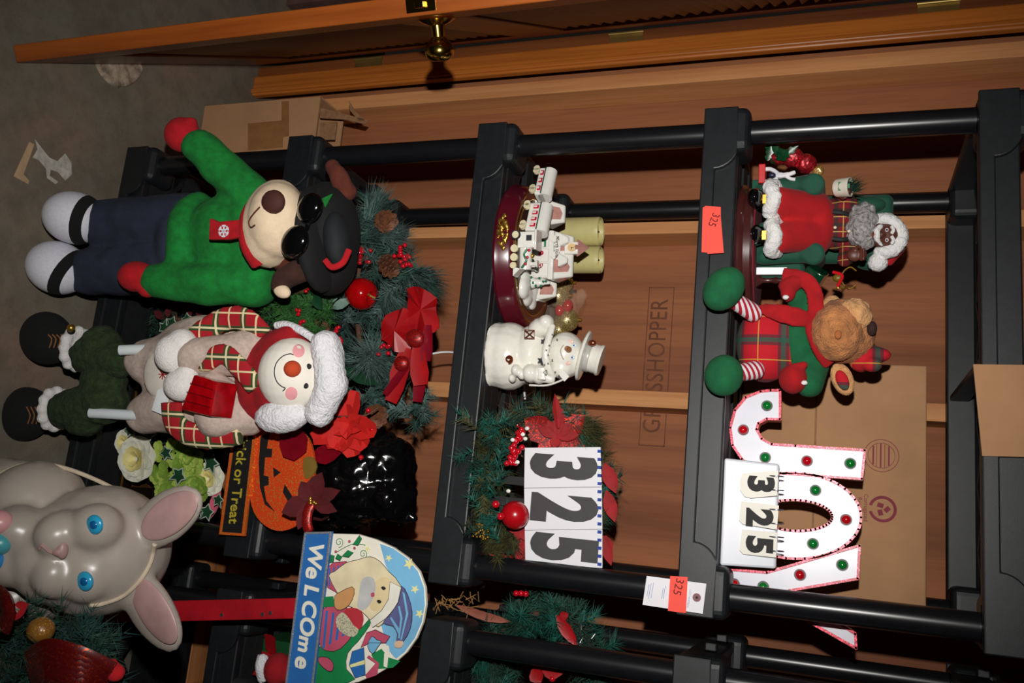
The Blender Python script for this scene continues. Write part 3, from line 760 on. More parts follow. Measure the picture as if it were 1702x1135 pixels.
b = B(); t.E(b, 1459, 436, 15, 15, 0.019, dy=-0.008); b.blob('pompom', FURW, t, 0.003, 1, wob=0.002, wscale=180)
# side toy, book, table, gift and baubles that share the base
TOYR = M('toy_red', (206, 20, 30), rough=0.3); TOYW = M('toy_white', (236, 234, 238), rough=0.25)
b = B(); c = t.P(1258, 291, -0.05); b.box((c.x, c.y, 0.04), (0.036, 0.03, 0.012)); ty = b.build('toy_stand', TOYR, t, bevel=0.001)
b = B()
t.path(b, [(1262, 283, -0.05), (1280, 281, -0.05), (1292, 288, -0.05), (1290, 291, -0.05)], 0.0040); t.path(b, [(1262, 300, -0.05), (1280, 302, -0.05), (1292, 296, -0.05)], 0.0040)
t.path(b, [(1290, 291, -0.05), (1305, 291, -0.05), (1322, 286, -0.05)], [0.006, .006, .006, .006, .005, .005, .005, .004, .004, .004, .003]); t.path(b, [(1305, 292, -0.05), (1314, 297, -0.05), (1322, 298, -0.05)], 0.0032)
b.build('toy_horse', TOYW, ty)
b = B(); t.E(b, 1283, 291, 6, 4, 0.004, dy=-0.056); b.build('toy_saddle', M('toy_navy', (24, 28, 60), rough=0.4), ty)
for (x, y, r, mm) in ((1292, 262, 13, 'red_tinsel'), (1318, 262, 17, 'red_tinsel'), (1340, 272, 16, 'red_tinsel'), (1360, 284, 9, 'gold_tinsel')):
    mt = glitter('red_tinsel', (120, 8, 20), (255, 70, 80), .6, 600) if mm == 'red_tinsel' else glitter('gold_tinsel', (150, 110, 50), (255, 220, 140), .6, 600)
    b = B(); t.E(b, x, y, r, r, dy=-0.01); o = b.blob('bauble', mt, t, 0.003, 1, wob=0.003, wscale=120)
HOL = M('holly_leaf', (16, 66, 36), rough=0.35, var=0.2)
for i in range(9):
    c = t.P(1278 + 8 * (i % 5) + rnd.uniform(-3, 3), 258 + 9 * (i // 5), -0.03); b = B().leaf(c, rv() + Vector((-0.4, -0.4, .4)), (0, -1, .3), 0.03, 0.016, prof=((0, .2), (.2, .9), (.35, .55), (.55, 1), (.7, .5), (1, .03))); b.build('holly_leaf', HOL, t)
b = B(); c = t.P(1268, 452, -0.03); b.box((c.x, c.y, 0.033 + 0.028), (0.014, 0.045, 0.056)); bk = b.build('book', TOYW, t, bevel=0.001)
c = t.P(1270, 466, -0.035); b = B().lathe([(0.0, 0.033), (0.014, 0.033), (0.011, 0.037), (0.005, 0.044), (0.0045, 0.062), (0.007, 0.068), (0.004, 0.075), (0.004, 0.09), (0.022, 0.092), (0.022, 0.096), (0.0, 0.096)], (c.x, c.y, 0)); b.build('side_table', BASEW, t)
c = t.P(1352, 462, -0.035); b = B().box(c, (0.038, 0.038, 0.036), rotm(0.3, 0.5, 0.4)); b.build('gift_box', M('green_foil', (8, 56, 34), rough=0.15, coat=0.5), t, bevel=0.002)
b = B(); c = t.P(1398, 462, -0.03)
for s2 in (-1, 1): b.tube(smoothpts([c + Vector((s2 * .004, 0, 0)), c + Vector((s2 * .014, 0, .006)), c + Vector((s2 * .020, 0, .016)), c + Vector((s2 * .013, 0, .026))], 4, False), 0.0016, 7)
b.build('gold_antlers', GOLD, t)
b = B().ell(t.P(1393, 462, -0.03), (0.008, 0.008, 0.010)); b.build('antlered_head', M('toy_olive', (120, 96, 30), rough=0.4), t)
b = B(); c = t.P(1402, 478, -0.03); b.tube([c + Vector((0.003 * math.cos(i), 0.003 * math.sin(i), 0.0016 * i - .012)) for i in range(16)], 0.0016, 6); b.build('gold_spiral', GOLD, t)
b = B(); t.path(b, [(1384, 452, -.036), (1400, 458, -.038), (1392, 476, -.036)], 0.003); b.build('red_ribbon', TOYR, t)

# ---- plush reindeer seated on the shelf edge
t = Thing('plush_reindeer', 'tan plush reindeer in red plaid suit with green feet dangling over shelf', 'plush toy', (0.415, 0.070, Z4), 8)
RPL = plaid('reindeer_plaid', (186, 12, 30), [(0, .2, .12, (84, 34, 44), .85), (1, .2, .12, (84, 34, 44), .85), (0, .2, .05, (22, 84, 66), .7), (1, .2, .05, (22, 84, 66), .7), (0, .65, .012, (200, 150, 60), .8), (1, .65, .012, (200, 150, 60), .8)], 13)
b = B(); t.E(b, 1272, 572, 47, 64, 0.055, dy=0.0); t.E(b, 1305, 570, 30, 58, 0.05, dy=0.005); b.blob('plaid_body', RPL, t, 0.005, 4)
b = B(); t.E(b, 1325, 566, 34, 56, 0.052, dy=0.006); t.C(b, (1352, 602), 26, (1345, 640), 22, 0.0, -0.03); t.C(b, (1350, 522), 22, (1322, 492), 18, 0.0, -0.02)
b.blob('green_jacket', FELTG, t, 0.005, 4)
for y0, y1, x1 in ((488, 520, 1252), (626, 615, 1256)):
    b = B(); t.C(b, (1212, y0 + (6 if y0 < 500 else -4)), 13, (x1, y1), 15, -0.090, -0.050); b.build('striped_leg', stripes('red_white_stripes', (226, 222, 226), (176, 18, 44), 105, axis=2, duty=.5, rot=(0.5, 0.5, 0)), t)
b = B(); t.E(b, 1203, 480, 30, 38, 0.030, dy=-0.112, ang=35); b.blob('foot', FELTG, t, 0.004, 3)
b = B(); t.E(b, 1203, 624, 30, 33, 0.030, dy=-0.112, ang=10); b.blob('foot', FELTG, t, 0.004, 3)
b = B(); t.E(b, 1318, 630, 22, 24, 0.026, dy=-0.045); t.C(b, (1322, 612), 9, (1338, 606), 6, -0.05); b.blob('red_mitten', FELTR, t, 0.004, 3)
b = B(); t.E(b, 1318, 470, 24, 14, 0.02, dy=-0.04, ang=-20); t.E(b, 1310, 488, 12, 14, 0.018, dy=-0.04); b.blob('red_mitten', FELTR, t, 0.004, 3)
for x, y in ((1337, 636), (1306, 494)):
    b = B(); t.E(b, x, y, 5, 4, 0.005, dy=-0.062, seg=10, rings=6); b.build('white_cuff_trim', FURW, t)
b = B(); t.path(b, [(1352, 532, -0.03), (1330, 528, -0.05), (1295, 520, -0.055), (1262, 512, -0.05), (1254, 516, -0.048)], [0.012, .013, .014, .015, .016, .017, .018, .018, .018, .018, .017, .016, .014, .012, .010, .008, .006, .005, .004, .003, .002][:21], flat=.3); b.blob('scarf_tail', FELTR, t, 0.003, 2)
b = B(); t.path(b, [(1350, 534, -0.03), (1356, 510, -0.045), (1350, 478, -0.05), (1330, 462, -0.05), (1300, 458, -0.045)], 0.015, flat=.35); b.blob('scarf_tail', FELTR, t, 0.003, 2)
b = B(); t.path(b, [(1352, 520, -0.02), (1350, 545, -0.045), (1362, 580, -0.045), (1378, 605, -0.025)], 0.013, flat=.6); b.blob('scarf', FELTR, t, 0.003, 2)
TAN = M('tan_plush', (196, 128, 76), rough=1.0, var=0.25, vscale=50, bmp=0.9, bscale=260, dist=0.005, sheen=0.06)
TAN2 = M('light_tan_plush', (214, 158, 104), rough=1.0, var=0.2, vscale=70, bmp=0.9, bscale=260, dist=0.005, sheen=0.06)
b = B(); t.E(b, 1402, 550, 48, 52, 0.058, dy=-0.012); t.E(b, 1392, 552, 40, 46, 0.05, dy=-0.04); hd = b.blob('head', TAN, t, 0.004, 4, wob=0.003, wscale=70)
b = B(); t.E(b, 1422, 522, 24, 26, 0.02, dy=-0.055, ang=-30); b.blob('brow_tuft', TAN2, hd, 0.004, 2, wob=0.004, wscale=90)
b = B(); t.E(b, 1449, 546, 8, 12, 0.014, dy=-0.050); b.blob('dark_eye_patch', M('dark_brown_plush', (48, 26, 20), rough=0.9), hd, 0.003, 1)
b = B(); t.E(b, 1393, 556, 5, 7, 0.004, dy=-0.094, seg=12, rings=8); b.build('mouth_stitch', M('rust_stitch', (168, 96, 50), rough=0.9), hd)
for (x, y, rx, ry, an) in ((1400, 630, 17, 28, -22), (1382, 506, 14, 16, 30)):
    b = B(); t.E(b, x, y, rx, ry, 0.010, dy=0.0, ang=an); ear = b.blob('ear', TAN2, t, 0.003, 2)
    b = B(); t.E(b, x, y + 2, rx * .55, ry * .6, 0.006, dy=-0.009, ang=an); b.build('inner_ear', RPL, ear)
b = B(); t.C(b, (1432, 592), 26, (1462, 590), 13, 0.0); t.E(b, 1468, 590, 12, 10, 0.014); t.E(b, 1450, 606, 15, 12, 0.016, dy=-0.02); t.C(b, (1462, 594), 8, (1476, 586), 3, -0.01)
b.blob('plaid_cap', RPL, t, 0.004, 2)
# ================================================================ things on the middle shelf
Z3 = deck(2) + 0.0005
# ---- two ivory pillar candles
WAX = M('ivory_wax', (206, 196, 132), rough=0.45, var=0.06, vscale=20); WAXIN = M('ivory_wax_inner', (170, 160, 100), rough=0.5)
for i, y in enumerate((385, 432)):
    t = Thing('pillar_candle', ('ivory pillar candle behind the clock tower of the village train set', 'ivory pillar candle between the clock tower and the bag of gold balls')[i], 'candle', (0, 0, 0), 0, 'pillar candles behind the village')
    c = at(985, y, Y=0.33); h = c.z + 0.02 - Z3; r = 0.0335 if i == 0 else 0.031
    t.o.location = (c.x, 0.33, Z3)
    wv = [(0.0, 0), (r, 0), (r, h - 0.012), (r * 1.01, h - 0.004), (r * .96, h), (r * .86, h - 0.002), (r * .80, h - 0.012), (0, h - 0.014)]
    B().lathe(wv, seg=32).build('wax_body', WAX, t)
    B().cyl((0, 0, h - 0.015), (0, 0, h - 0.004), 0.0012, seg=8).build('wick', INK, t)
# ---- porcelain train and station on an oval base
t = Thing('village_train_display', 'white porcelain train and station village on an oval burgundy base', 'figurine', (0.249, 0.128, Z3), 10)
BUR = M('burgundy_lacquer', (84, 16, 30), rough=0.2, var=0.15, vscale=8, coat=0.5)
a0, b0 = 0.152, 0.138
t_prof = [(0.0, 0.0), (1.0, 0.0), (1.02, 0.006), (1.0, 0.014), (0.975, 0.030), (0.955, 0.036), (0.93, 0.040), (0.0, 0.040)]
B().lathe([(r, z) for r, z in t_prof], seg=64, sx=a0, sy=b0).build('oval_base', BUR, t)
for f in (0.90, 0.80):
    B().tube([(a0 * f * math.cos(q), b0 * f * math.sin(q), 0.0402) for q in [2 * PI * i / 64 for i in range(64)]], 0.0016, 6, True).build('gilt_track', GOLD, t)
B().lathe([(0.0, 0.0401), (0.78, 0.0401), (0.78, 0.0412), (0, 0.0412)], seg=48, sx=a0, sy=b0).build('dark_top', M('dark_walnut_top', (52, 26, 22), rough=0.3), t)
POR = M('white_porcelain', (232, 230, 222), rough=0.16, var=0.03, coat=0.5)
PORR = M('rose_brick_glaze', (186, 132, 122), rough=0.3, var=0.1, vscale=80); PGR = M('green_glaze', (20, 110, 72), rough=0.3); PRD = M('red_glaze', (196, 20, 56), rough=0.3); PCR = M('cream_glaze', (222, 212, 176), rough=0.3); PYL = M('clock_face', (220, 186, 130), rough=0.4)
cr = B()
q = t.P(838, 385, -b0 * .985)
for i in range(26):
    a = 2 * PI * i / 26; cr.ell((q.x + 0.030 * math.cos(a) * (1 + .2 * math.sin(5 * a)), -b0 * .975 - 0.002, 0.020 + 0.010 * math.sin(a)), 0.0035, None, 8, 5)
for i in range(12): cr.ell((q.x + rnd.uniform(-.02, .02), -b0 * .985, 0.020 + rnd.uniform(-.006, .006)), 0.0045, None, 8, 5)
cr.blob('gilt_crest', GOLD, t, 0.002, 1)
# snow mound
b = B()
for x, y, rr in ((872, 464, (.020, .020, .011)), (870, 478, (.024, .022, .013)), (876, 492, (.022, .022, .011)), (884, 504, (.015, .016, .009)), (888, 474, (.04, .03, .013)), (894, 410, (.07, .035, .009))): b.ell(t.Z(x, y, .043), rr)
b.blob('snow_mound', POR, t, 0.0035, 3)
# cars along the front rail: curved rows of wagons
def wagon(p0, p1, hpx, dd, wins, nm, roofpx):
    """p0,p1 photo pixels of the lower ends; height in pixels"""
    A = t.Z(p0[0], p0[1], .0440); C2 = t.Z(p1[0], p1[1], .0440); d = C2 - A; d.z = 0; L = d.length; ang = math.atan2(d.y, d.x); k = t.k
    R = rotm(0, 0, ang); c = (A + C2) / 2; h = hpx * k; zb = .0480
    c = Vector((c.x, c.y, zb)) + R @ Vector((0, .020, 0))
    bd = B().box(c + Vector((0, 0, h / 2 + 0.006)), (L, 0.030, h), R).build(nm, POR, t, bevel=0.003)
    B().tube([c + R @ Vector((-L / 2, 0, 0)) + Vector((0, 0, h + 0.004)), c + R @ Vector((L / 2, 0, 0)) + Vector((0, 0, h + 0.004))], [0.015, 0.015], 18, flat=1).build('wagon_roof', POR, bd)
    for i in range(wins):
        u = (-0.5 + (i + .5) / wins) * L * .86; wc = c + R @ Vector((u, -0.0158, 0)) + Vector((0, 0, h * .68))
        B().box(wc, (L * .5 / wins, 0.0024, h * .36), R).build('wagon_window', PRD, bd, smooth=False, bevel=0.001)
        B().box(wc + Vector((0, 0, -0.001)) + R @ Vector((0, -0.0006, 0)), (L * .22 / wins, 0.0026, h * .22), R).build('window_pane', POR, bd, smooth=False)
    B().box(c + R @ Vector((0, -0.016, 0)) + Vector((0, 0, h * .96)), (L * .98, 0.002, 0.002), R).build('eave_line', M('dark_green_glaze', (30, 60, 40), rough=.3), bd, smooth=False)
    for u in (-.36, .36):
        for s3 in (-.05, .05):
            wc = c + R @ Vector(((u + s3) * L, -0.016, 0)) + Vector((0, 0, 0.003)); B().cyl(wc, wc + R @ Vector((0, -0.006, 0)), 0.0065, seg=14).build('wheel', PCR, bd)
    return bd
wagon((872, 334), (862, 380), 25, (-0.078, -0.088), 4, 'coach', 10)
wagon((888, 276), (878, 320), 17, (-0.03, -0.062), 3, 'coach', 10)
# locomotive
A = t.Z(848, 392, .0420); A.z = .0540; LY = A.y + .022; k = t.k
b = B().box((A.x + 0.008, LY +0.0000, A.z + 0.026), (0.040, 0.036, 0.044)); lo = b.build('locomotive_cab', POR, t, bevel=0.002)
B().tube([(A.x + 0.026, LY +0.0000, A.z + 0.020), (A.x + 0.080, LY +0.0020, A.z + 0.020)], [0.016, 0.015], 18).build('boiler', POR, lo)
B().box((A.x + 0.008, LY +0.0000, A.z + 0.051), (0.050, 0.044, 0.006)).build('cab_roof', POR, lo, bevel=0.002)
B().lathe([(0, 0), (0.005, 0), (0.005, 0.012), (0.009, 0.018), (0.009, 0.021), (0, 0.021)], (A.x + 0.066, LY +0.0020, A.z + 0.032)).build('smokestack', POR, lo)
B().ell((A.x + 0.046, LY +0.0020, A.z + 0.037), (0.006, 0.006, 0.006)).build('steam_dome', GOLD, lo)
B().prism([(A.x + 0.074, A.z - 0.006), (A.x + 0.098, A.z - 0.006), (A.x + 0.080, A.z + 0.012)], LY - .015, LY + .019).build('cowcatcher', POR, lo, smooth=False)
for u, r in ((-0.004, .012), (0.030, 0.0095), (0.052, .0095), (0.072, .008)):
    w0 = Vector((A.x + u, LY -0.0170, A.z + r - 0.012)); wh = B().cyl(w0, w0 + Vector((0, -0.006, 0)), r, seg=20).build('wheel', INK if u < 0 else PCR, lo)
    B().cyl(w0 + Vector((0, -0.006, 0)), w0 + Vector((0, -0.0072, 0)), r * .72, seg=18).build('wheel_face', PCR, wh)
B().box((A.x + 0.004, LY -0.0186, A.z + 0.034), (0.014, 0.002, 0.014)).build('cab_window', M('dark_glaze', (60, 60, 62), rough=.2), lo, smooth=False)
for i, (u, z2) in enumerate(((0.034, 0.034), (0.052, 0.030), (0.068, 0.026))): B().ell((A.x + u, LY -0.0150, A.z + z2), (0.004, 0.003, 0.004)).build('red_bow', PRD, lo)
b = B().tube(smoothpts([Vector((A.x + 0.030, LY -0.0150, A.z + 0.030)), Vector((A.x + 0.045, LY -0.0160, A.z + 0.022)), Vector((A.x + 0.060, LY -0.0150, A.z + 0.028)), Vector((A.x + 0.078, LY -0.0130, A.z + 0.016))], 4, False), 0.003, 7); b.build('green_garland', PGR, lo)
Am = Matrix.Translation(Vector((A.x, LY, A.z - .012))); lo.matrix_local = Am @ Matrix.Scale(.78, 4) @ Am.inverted()      # porcelain engine, a little smaller than the coaches
# station building
def bx(nm, p, q, d0, d1, mat, bev=0.002):
    a = t.P(p[0], p[1], d0); c = t.P(q[0], q[1], d0); return B().box(((a.x + c.x) / 2, (d0 + d1) / 2, (a.z + c.z) / 2), (abs(c.x - a.x), d1 - d0, abs(c.z - a.z)), None).build(nm, mat, t, bevel=bev)
st = bx('station_wall', (872, 385), (915, 462), -0.02, 0.045, POR)
def gable(nm, xs, y0, y1, d0, d1, mat, ov=0.004, patch=True):
    a = t.P(xs[0], y0, d0); c = t.P(xs[0], y1, d0); top = t.P(xs[1], (y0 + y1) / 2, d0).z
    o = B().loft([Vector((a.x - ov, d0 - ov, a.z)), Vector((c.x + ov, d0 - ov, a.z)), Vector((c.x + ov, d1 + ov, a.z)), Vector((a.x - ov, d1 + ov, a.z))],
                    [Vector((a.x + .006, (d0 + d1) / 2 - .004, top)), Vector((c.x - .006, (d0 + d1) / 2 - .004, top)), Vector((c.x - .006, (d0 + d1) / 2 + .004, top)), Vector((a.x + .006, (d0 + d1) / 2 + .004, top))]).build(nm, POR, t, smooth=False, bevel=0.003)
    if patch and mat is PORR:
        m0, m1 = Vector((a.x, d0 - ov, a.z)), Vector((c.x, (d0 + d1) / 2 - .004, top)); nv = Vector((0, -(top - a.z), (d1 - d0) / 2)).normalized() * .0012
        f = lambda u, v: Vector((a.x + (c.x - a.x) * u, m0.y + (m1.y - m0.y) * v, a.z + (top - a.z) * v)) + nv
        for u0, u1 in (((.12, .42), (.58, .88)) if abs(c.x - a.x) > .06 else ((.2, .8),)):
            q = [f(u0, .2), f(u1, .14), f(u1 - .04, .8), f((u0 + u1) / 2, .88), f(u0 + .05, .74)]; B().loft(q, [v - nv * 2 for v in q]).build('brick_patch', PORR, o, smooth=False)
    return o
gable('station_roof', (914, 946), 385, 462, -0.02, 0.045, PORR)
bx('snow_eave', (912, 383), (918, 464), -0.026, -0.014, POR)
bx('side_wing', (876, 332), (908, 372), -0.01, 0.04, POR); gable('wing_roof', (906, 934), 334, 372, -0.01, 0.04, PORR)
bx('side_wing', (876, 466), (896, 500), -0.005, 0.04, POR); gable('wing_roof', (894, 920), 464, 496, -0.005, 0.04, PORR)
bx('clock_tower', (938, 402), (960, 422), -0.008, 0.016, POR); a = t.P(960, 412, 0.004)
B().lathe([(0.018, 0), (0.016, 0.004), (0.0005, 0.026)], (a.x, 0.004, a.z - 0.001), None, 4).build('tower_spire', PORR, t, smooth=False)
c = t.P(950, 411, -0.009); ck = B().cyl((c.x, -0.0085, c.z), (c.x, -0.0105, c.z), 0.0085, seg=24).build('clock_face', PYL, t)
B().box((c.x + .001, -0.0108, c.z + .002), (0.0012, 0.0006, 0.006)).build('clock_hand', INK, ck, smooth=False); B().box((c.x + .002, -0.0108, c.z), (0.005, 0.0006, 0.0012)).build('clock_hand', INK, ck, smooth=False)
for y, x in ((398, 930), (432, 928)):
    gable('dormer_gable', (x, x + 14), y - 9, y + 9, -0.026, -0.008, POR)
for x, y in ((904, 366), (903, 388), (900, 420), (899, 440)):
    b = B(); t.E(b, x, y, 4, 4, 0.004, dy=-0.023, seg=10, rings=6); t.E(b, x - 3, y - 3, 3, 2.4, 0.003, dy=-0.023, seg=10, rings=6); t.E(b, x - 3, y + 3, 3, 2.4, 0.003, dy=-0.023, seg=10, rings=6); b.blob('red_bow', PRD, t, 0.0016, 0)
bx('station_door', (886, 399), (907, 413), -0.0225, -0.0205, PGR, 0.0005); bx('door_pane', (895, 402), (904, 410), -0.0235, -0.022, POR, 0.0003)
bx('platform_rail', (880, 386), (883, 440), -0.034, -0.028, PGR, 0.001)
for y in (388, 412, 436, 460): bx('porch_post', (878, y - 1.5), (912, y + 1.5), -0.026, -0.021, POR, 0.001)
# arched banner and hanging shop sign
ban = [t.P(x, y, -0.030) for x, y in ((918, 394), (925, 402), (927, 410), (925, 418), (918, 428))]
b = B()
for p_, q_ in zip(ban[:-1], ban[1:]): d = q_ - p_; b.box((p_ + q_) / 2, (d.length + 0.002, 0.003, 0.012), rotm(0, -math.atan2(d.z, d.x), 0))
bn = b.build('arched_banner', POR, t, smooth=False)
text_obj('banner_lettering', 'North Pole', INK, bn, (ban[2].x, -0.0318, ban[2].z - 0.001), 0.0095, ext=0.0003)
sg = t.poly('hanging_sign', [(897, 316), (910, 312), (914, 322), (908, 330), (896, 326)], POR, dy=-0.03, th=0.004); c = t.P(905, 321, -0.031); text_obj('sign_lettering', 'Train\nStation', INK, sg, (c.x, -0.0305, c.z), 0.006, ext=0.0002)
# snowy tree and lamp at the end of the platform
A = t.P(872, 470, -0.045); b = B()
for i in range(4): b.lathe([(0.017 - .0035 * i, 0), (0.015 - .0035 * i, 0.003), (0.003, 0.016)], (A.x, -0.045, A.z + 0.006 + 0.011 * i), None, 12)
tr = b.blob('snowy_tree', POR, t, 0.002, 1)
B().cyl((A.x, -0.045, A.z - 0.006), (A.x, -0.045, A.z + 0.008), 0.004, seg=10).build('tree_trunk', PCR, tr)
for i in range(8):
    a = i * 2.4; h = 0.012 + 0.005 * i; rr = 0.015 - .0014 * i; B().ell((A.x + rr * math.cos(a), -0.045 - abs(rr * math.sin(a)), A.z + h), 0.0028, None, 8, 5).build('tree_ornament', PGR, tr)
bx('green_pot', (872, 464), (880, 478), -0.062, -0.050, PGR, 0.001)
b = B(); c = t.P(878, 448, -0.05); b.cyl((c.x, -.05, c.z - .006), (c.x, -.05, c.z + 0.016), 0.0016, seg=8); b.ell((c.x, -.05, c.z + .018), 0.005, None, 10, 7); b.build('platform_lamp', POR, t)
b = B(); c = t.P(884, 438, -0.038); b.tube(smoothpts([c, c + Vector((0, 0, .016)), c + Vector((.004, 0, .021)), c + Vector((.008, 0, .015))], 4, False), 0.0018, 7); b.build('candy_cane', stripes('candy_stripe', (236, 230, 230), (200, 20, 40), 260, axis=2), t)

# ---- clear bag of gold and red baubles
t = Thing('ornament_bag', 'clear plastic bag of gold glitter balls behind the porcelain snowman', 'bag', (0, 0, 0), 10)
c0 = at(930, 505, Y=0.335); t.m.translation = Vector((c0.x, 0.335, Z3)); t.o.matrix_world = t.m; t.inv = t.m.inverted(); t.i3 = t.inv.to_3x3(); t.k = (t.m.translation - CAM).dot(FW) / FPX
GG = glitter('gold_glitter', (120, 98, 44), (255, 236, 170), .62, 700)
for x, y, r, mm in ((942, 532, 20, GG), (928, 492, 19, GG), (928, 548, 17, GG), (936, 470, 17, GG)):
    b = B(); t.E(b, x, y, r, r, r * t.k); bb = b.build('gold_ball', mm, t)
    p_ = t.P(x + r + 2, y, 0); B().cyl(p_ - Vector((0, 0, .004)), p_ + Vector((0, 0, .004)), 0.004, seg=10).build('ball_cap', GOLD, bb)
b = B(); t.E(b, 944, 508, 9, 11, dy=-0.02); b.build('red_bead', M('red_gloss', (176, 10, 22), rough=0.12, coat=.6), t)
b = B(); t.E(b, 930, 516, 8, 10, dy=-0.03); b.build('red_bead', MATS['red_gloss'], t)
CLR = clear('clear_film', (255, 226, 200), 0.09, 0.06)
b = B(); t.E(b, 905, 515, 26, 44, .05); t.E(b, 935, 508, 26, 42, .045); t.C(b, (955, 500), 16, (968, 488), 10); fm = b.blob('clear_film', CLR, t, 0.004, 2, wob=0.006, wscale=45, floor=0.0006)

# ---- porcelain snowman lantern
t = Thing('porcelain_snowman', 'glossy white porcelain snowman lantern wearing a brimmed top hat', 'figurine', (0.493, 0.070, Z3), 10)
PW = M('snow_porcelain', (232, 229, 218), rough=0.2, var=0.03, vscale=60, bmp=0.25, bscale=120, coat=.5)
b = B(); t.E(b, 846, 592, 46, 57, 0.062); t.E(b, 828, 590, 28, 55, 0.062); t.E(b, 812, 556, 13, 16, .03, dy=-.02); t.E(b, 812, 620, 14, 22, .03, dy=-.02); t.E(b, 885, 590, 32, 50, .05); t.E(b, 808, 590, 10, 40, .05)
b.blob('snow_body', PW, t, 0.004, 3, floor=0.0004)
b = B(); t.E(b, 900, 545, 22, 17, .028, dy=-0.02, ang=-15); t.E(b, 908, 536, 13, 13, .02, dy=-0.03); b.blob('arm', PW, t, 0.003, 3)
b = B(); t.E(b, 882, 620, 13, 16, .024, dy=-0.045); t.E(b, 896, 622, 12, 16, .02, dy=-0.045); t.C(b, (904, 626), 10, (916, 630), 8, -.04); b.blob('mitten_arm', PW, t, 0.003, 3)
b = B()
for i in range(4): f = t.P(906 + 1.5 * (i % 2), 612 + 6 * i, -.06); b.tube([t.P(894, 613 + 5 * i, -.062), f], [.0036, .003], 8)
b.blob('glove_fingers', PW, t, 0.002, 1)
b = B(); t.E(b, 858, 615, 8, 10, .014, dy=-.055); t.E(b, 868, 622, 7, 9, .012, dy=-.052); t.E(b, 852, 628, 6, 8, .012, dy=-.05); b.blob('teddy_bear', PW, t, 0.0025, 1)
for y0 in (1,):
    b = B(); t.path(b, [(918, 540, -.038), (912, 562, -.052), (906, 590, -.058), (912, 614, -.052), (920, 628, -.038)], .008, flat=.7); b.blob('scarf', PW, t, .003, 1)
for i, (x, y) in enumerate(((918, 556), (926, 564), (913, 574), (908, 582), (911, 590), (918, 598), (911, 604), (905, 606), (923, 618), (929, 624))):
    b = B(); t.E(b, x, y, 1.4, 1.4, .0012, dy=-.066 if 570 < y < 610 else -.055, seg=8, rings=5); b.build('scarf_dot', M('grey_glaze', (120, 118, 112), rough=.3), t)
def star(nm, x, y, r, mat, dy, par):
    c = t.P(x, y, dy); k = t.k; pts = []
    for i in range(10):
        a = PI / 2 + PI * i / 5; rr = r * k * (1 if i % 2 == 0 else .42); pts.append((c.x + rr * math.cos(a), c.z + rr * math.sin(a)))
    return B().prism(pts, dy - .001, dy + .004).build(nm, mat, par, smooth=False)
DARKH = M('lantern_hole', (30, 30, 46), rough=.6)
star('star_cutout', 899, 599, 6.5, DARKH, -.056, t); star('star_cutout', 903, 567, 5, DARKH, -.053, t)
hd = None
b = B(); t.E(b, 940, 590, 31, 38, .044, dy=-.004); t.E(b, 935, 612, 20, 18, .03, dy=-.016); hd = b.blob('head', PW, t, .003, 3)
b = B(); c = t.S(hd, 945, 581, 0); b.tube([c, c + Vector((-.002, -.014, .001)), c + Vector((-.003, -.022, .002))], [.0065, .005, .0018], 12); b.build('nose', M('orange_glaze', (176, 104, 40), rough=.25), hd)
for x, y in ((954, 574), (951, 594)):
    b = B(); t.SE(b, hd, x, y, 4, 3.4, .0018); ey = b.build('eye', M('blue_white_glaze', (206, 222, 232), rough=.2), hd)
    b = B(); t.SE(b, hd, x, y, 1.8, 1.6, .0016, off=.001); b.build('pupil', M('blue_glaze', (60, 96, 140), rough=.2), ey)
for x, y in ((943, 603), (948, 568)):
    b = B(); t.SE(b, hd, x, y, 5, 3.6, .0012); b.build('cheek', M('blush_glaze', (232, 190, 178), rough=.3), hd)
b = B(); t.spath(b, hd, [(937, 573), (932, 581), (933, 590), (937, 598)], .0009); b.build('smile', M('smile_line', (170, 150, 140), rough=.5), hd)
# brimmed top hat
c = t.P(967, 590, .006); Rh = rotm(math.radians(-6), math.radians(14), 0)
h1 = B().lathe([(0.0, 0), (.046, 0), (.050, .003), (.048, .007), (.034, .010), (.0, .010)], c, Rh, sx=1.0, sy=.9).build('hat_brim', PW, t)
B().lathe([(0.0, .006), (.028, .006), (.0285, .032), (.031, .036), (.029, .040), (.0, .040)], c, Rh, 30).build('hat_crown', PW, t)
B().lathe([(.0288, .010), (.0296, .011), (.0296, .018), (.0288, .019)], c, Rh, 30).build('hat_band', M('grey_band_glaze', (176, 174, 168), rough=.3), t)
b = B(); b.ell(t.P(984, 570, -.02), (.006, .005, .008)); b.build('copper_charm', M('copper_glaze', (170, 90, 60), rough=.2, metal=.8), t)
b = B(); t.path(b, [(872, 548, -.056), (888, 549, -.056), (888, 562, -.058), (872, 562, -.058)], .0012, seg=6, closed=True, n=1); t.path(b, [(872, 548, -.056), (888, 562, -.058)], .001, seg=5); t.path(b, [(888, 549, -.056), (872, 562, -.058)], .001, seg=5)
b.build('gilt_lattice', M('copper_glaze'), t)
b = B(); c = t.P(846, 597, -.063); b.tube([c + Vector((.008 * math.cos(a) * (1 - a / 14), -.001, .008 * math.sin(a) * (1 - a / 14))) for a in [i * .5 for i in range(22)]], .0018, 6); b.build('gilt_snail', M('copper_glaze'), t)
t.poly('shovel_blade', [(928, 622), (938, 634), (946, 626), (936, 614)], POR, dy=-.050, th=.003)
b = B(); t.path(b, [(880, 640, -.03), (910, 640, -.035), (938, 630, -.045)], .002, seg=6); b.build('shovel_handle', POR, t)
b = B(); c = t.P(907, 619, -.064); b.tube([c + Vector((.0045 * math.sin(a) ** 3, 0, .0045 * (math.cos(a) * .8 - .25 * math.cos(2 * a)))) for a in [2 * PI * i / 18 for i in range(18)]], .0007, 5, True); b.build('heart_mark', MATS['grey_glaze'], t)

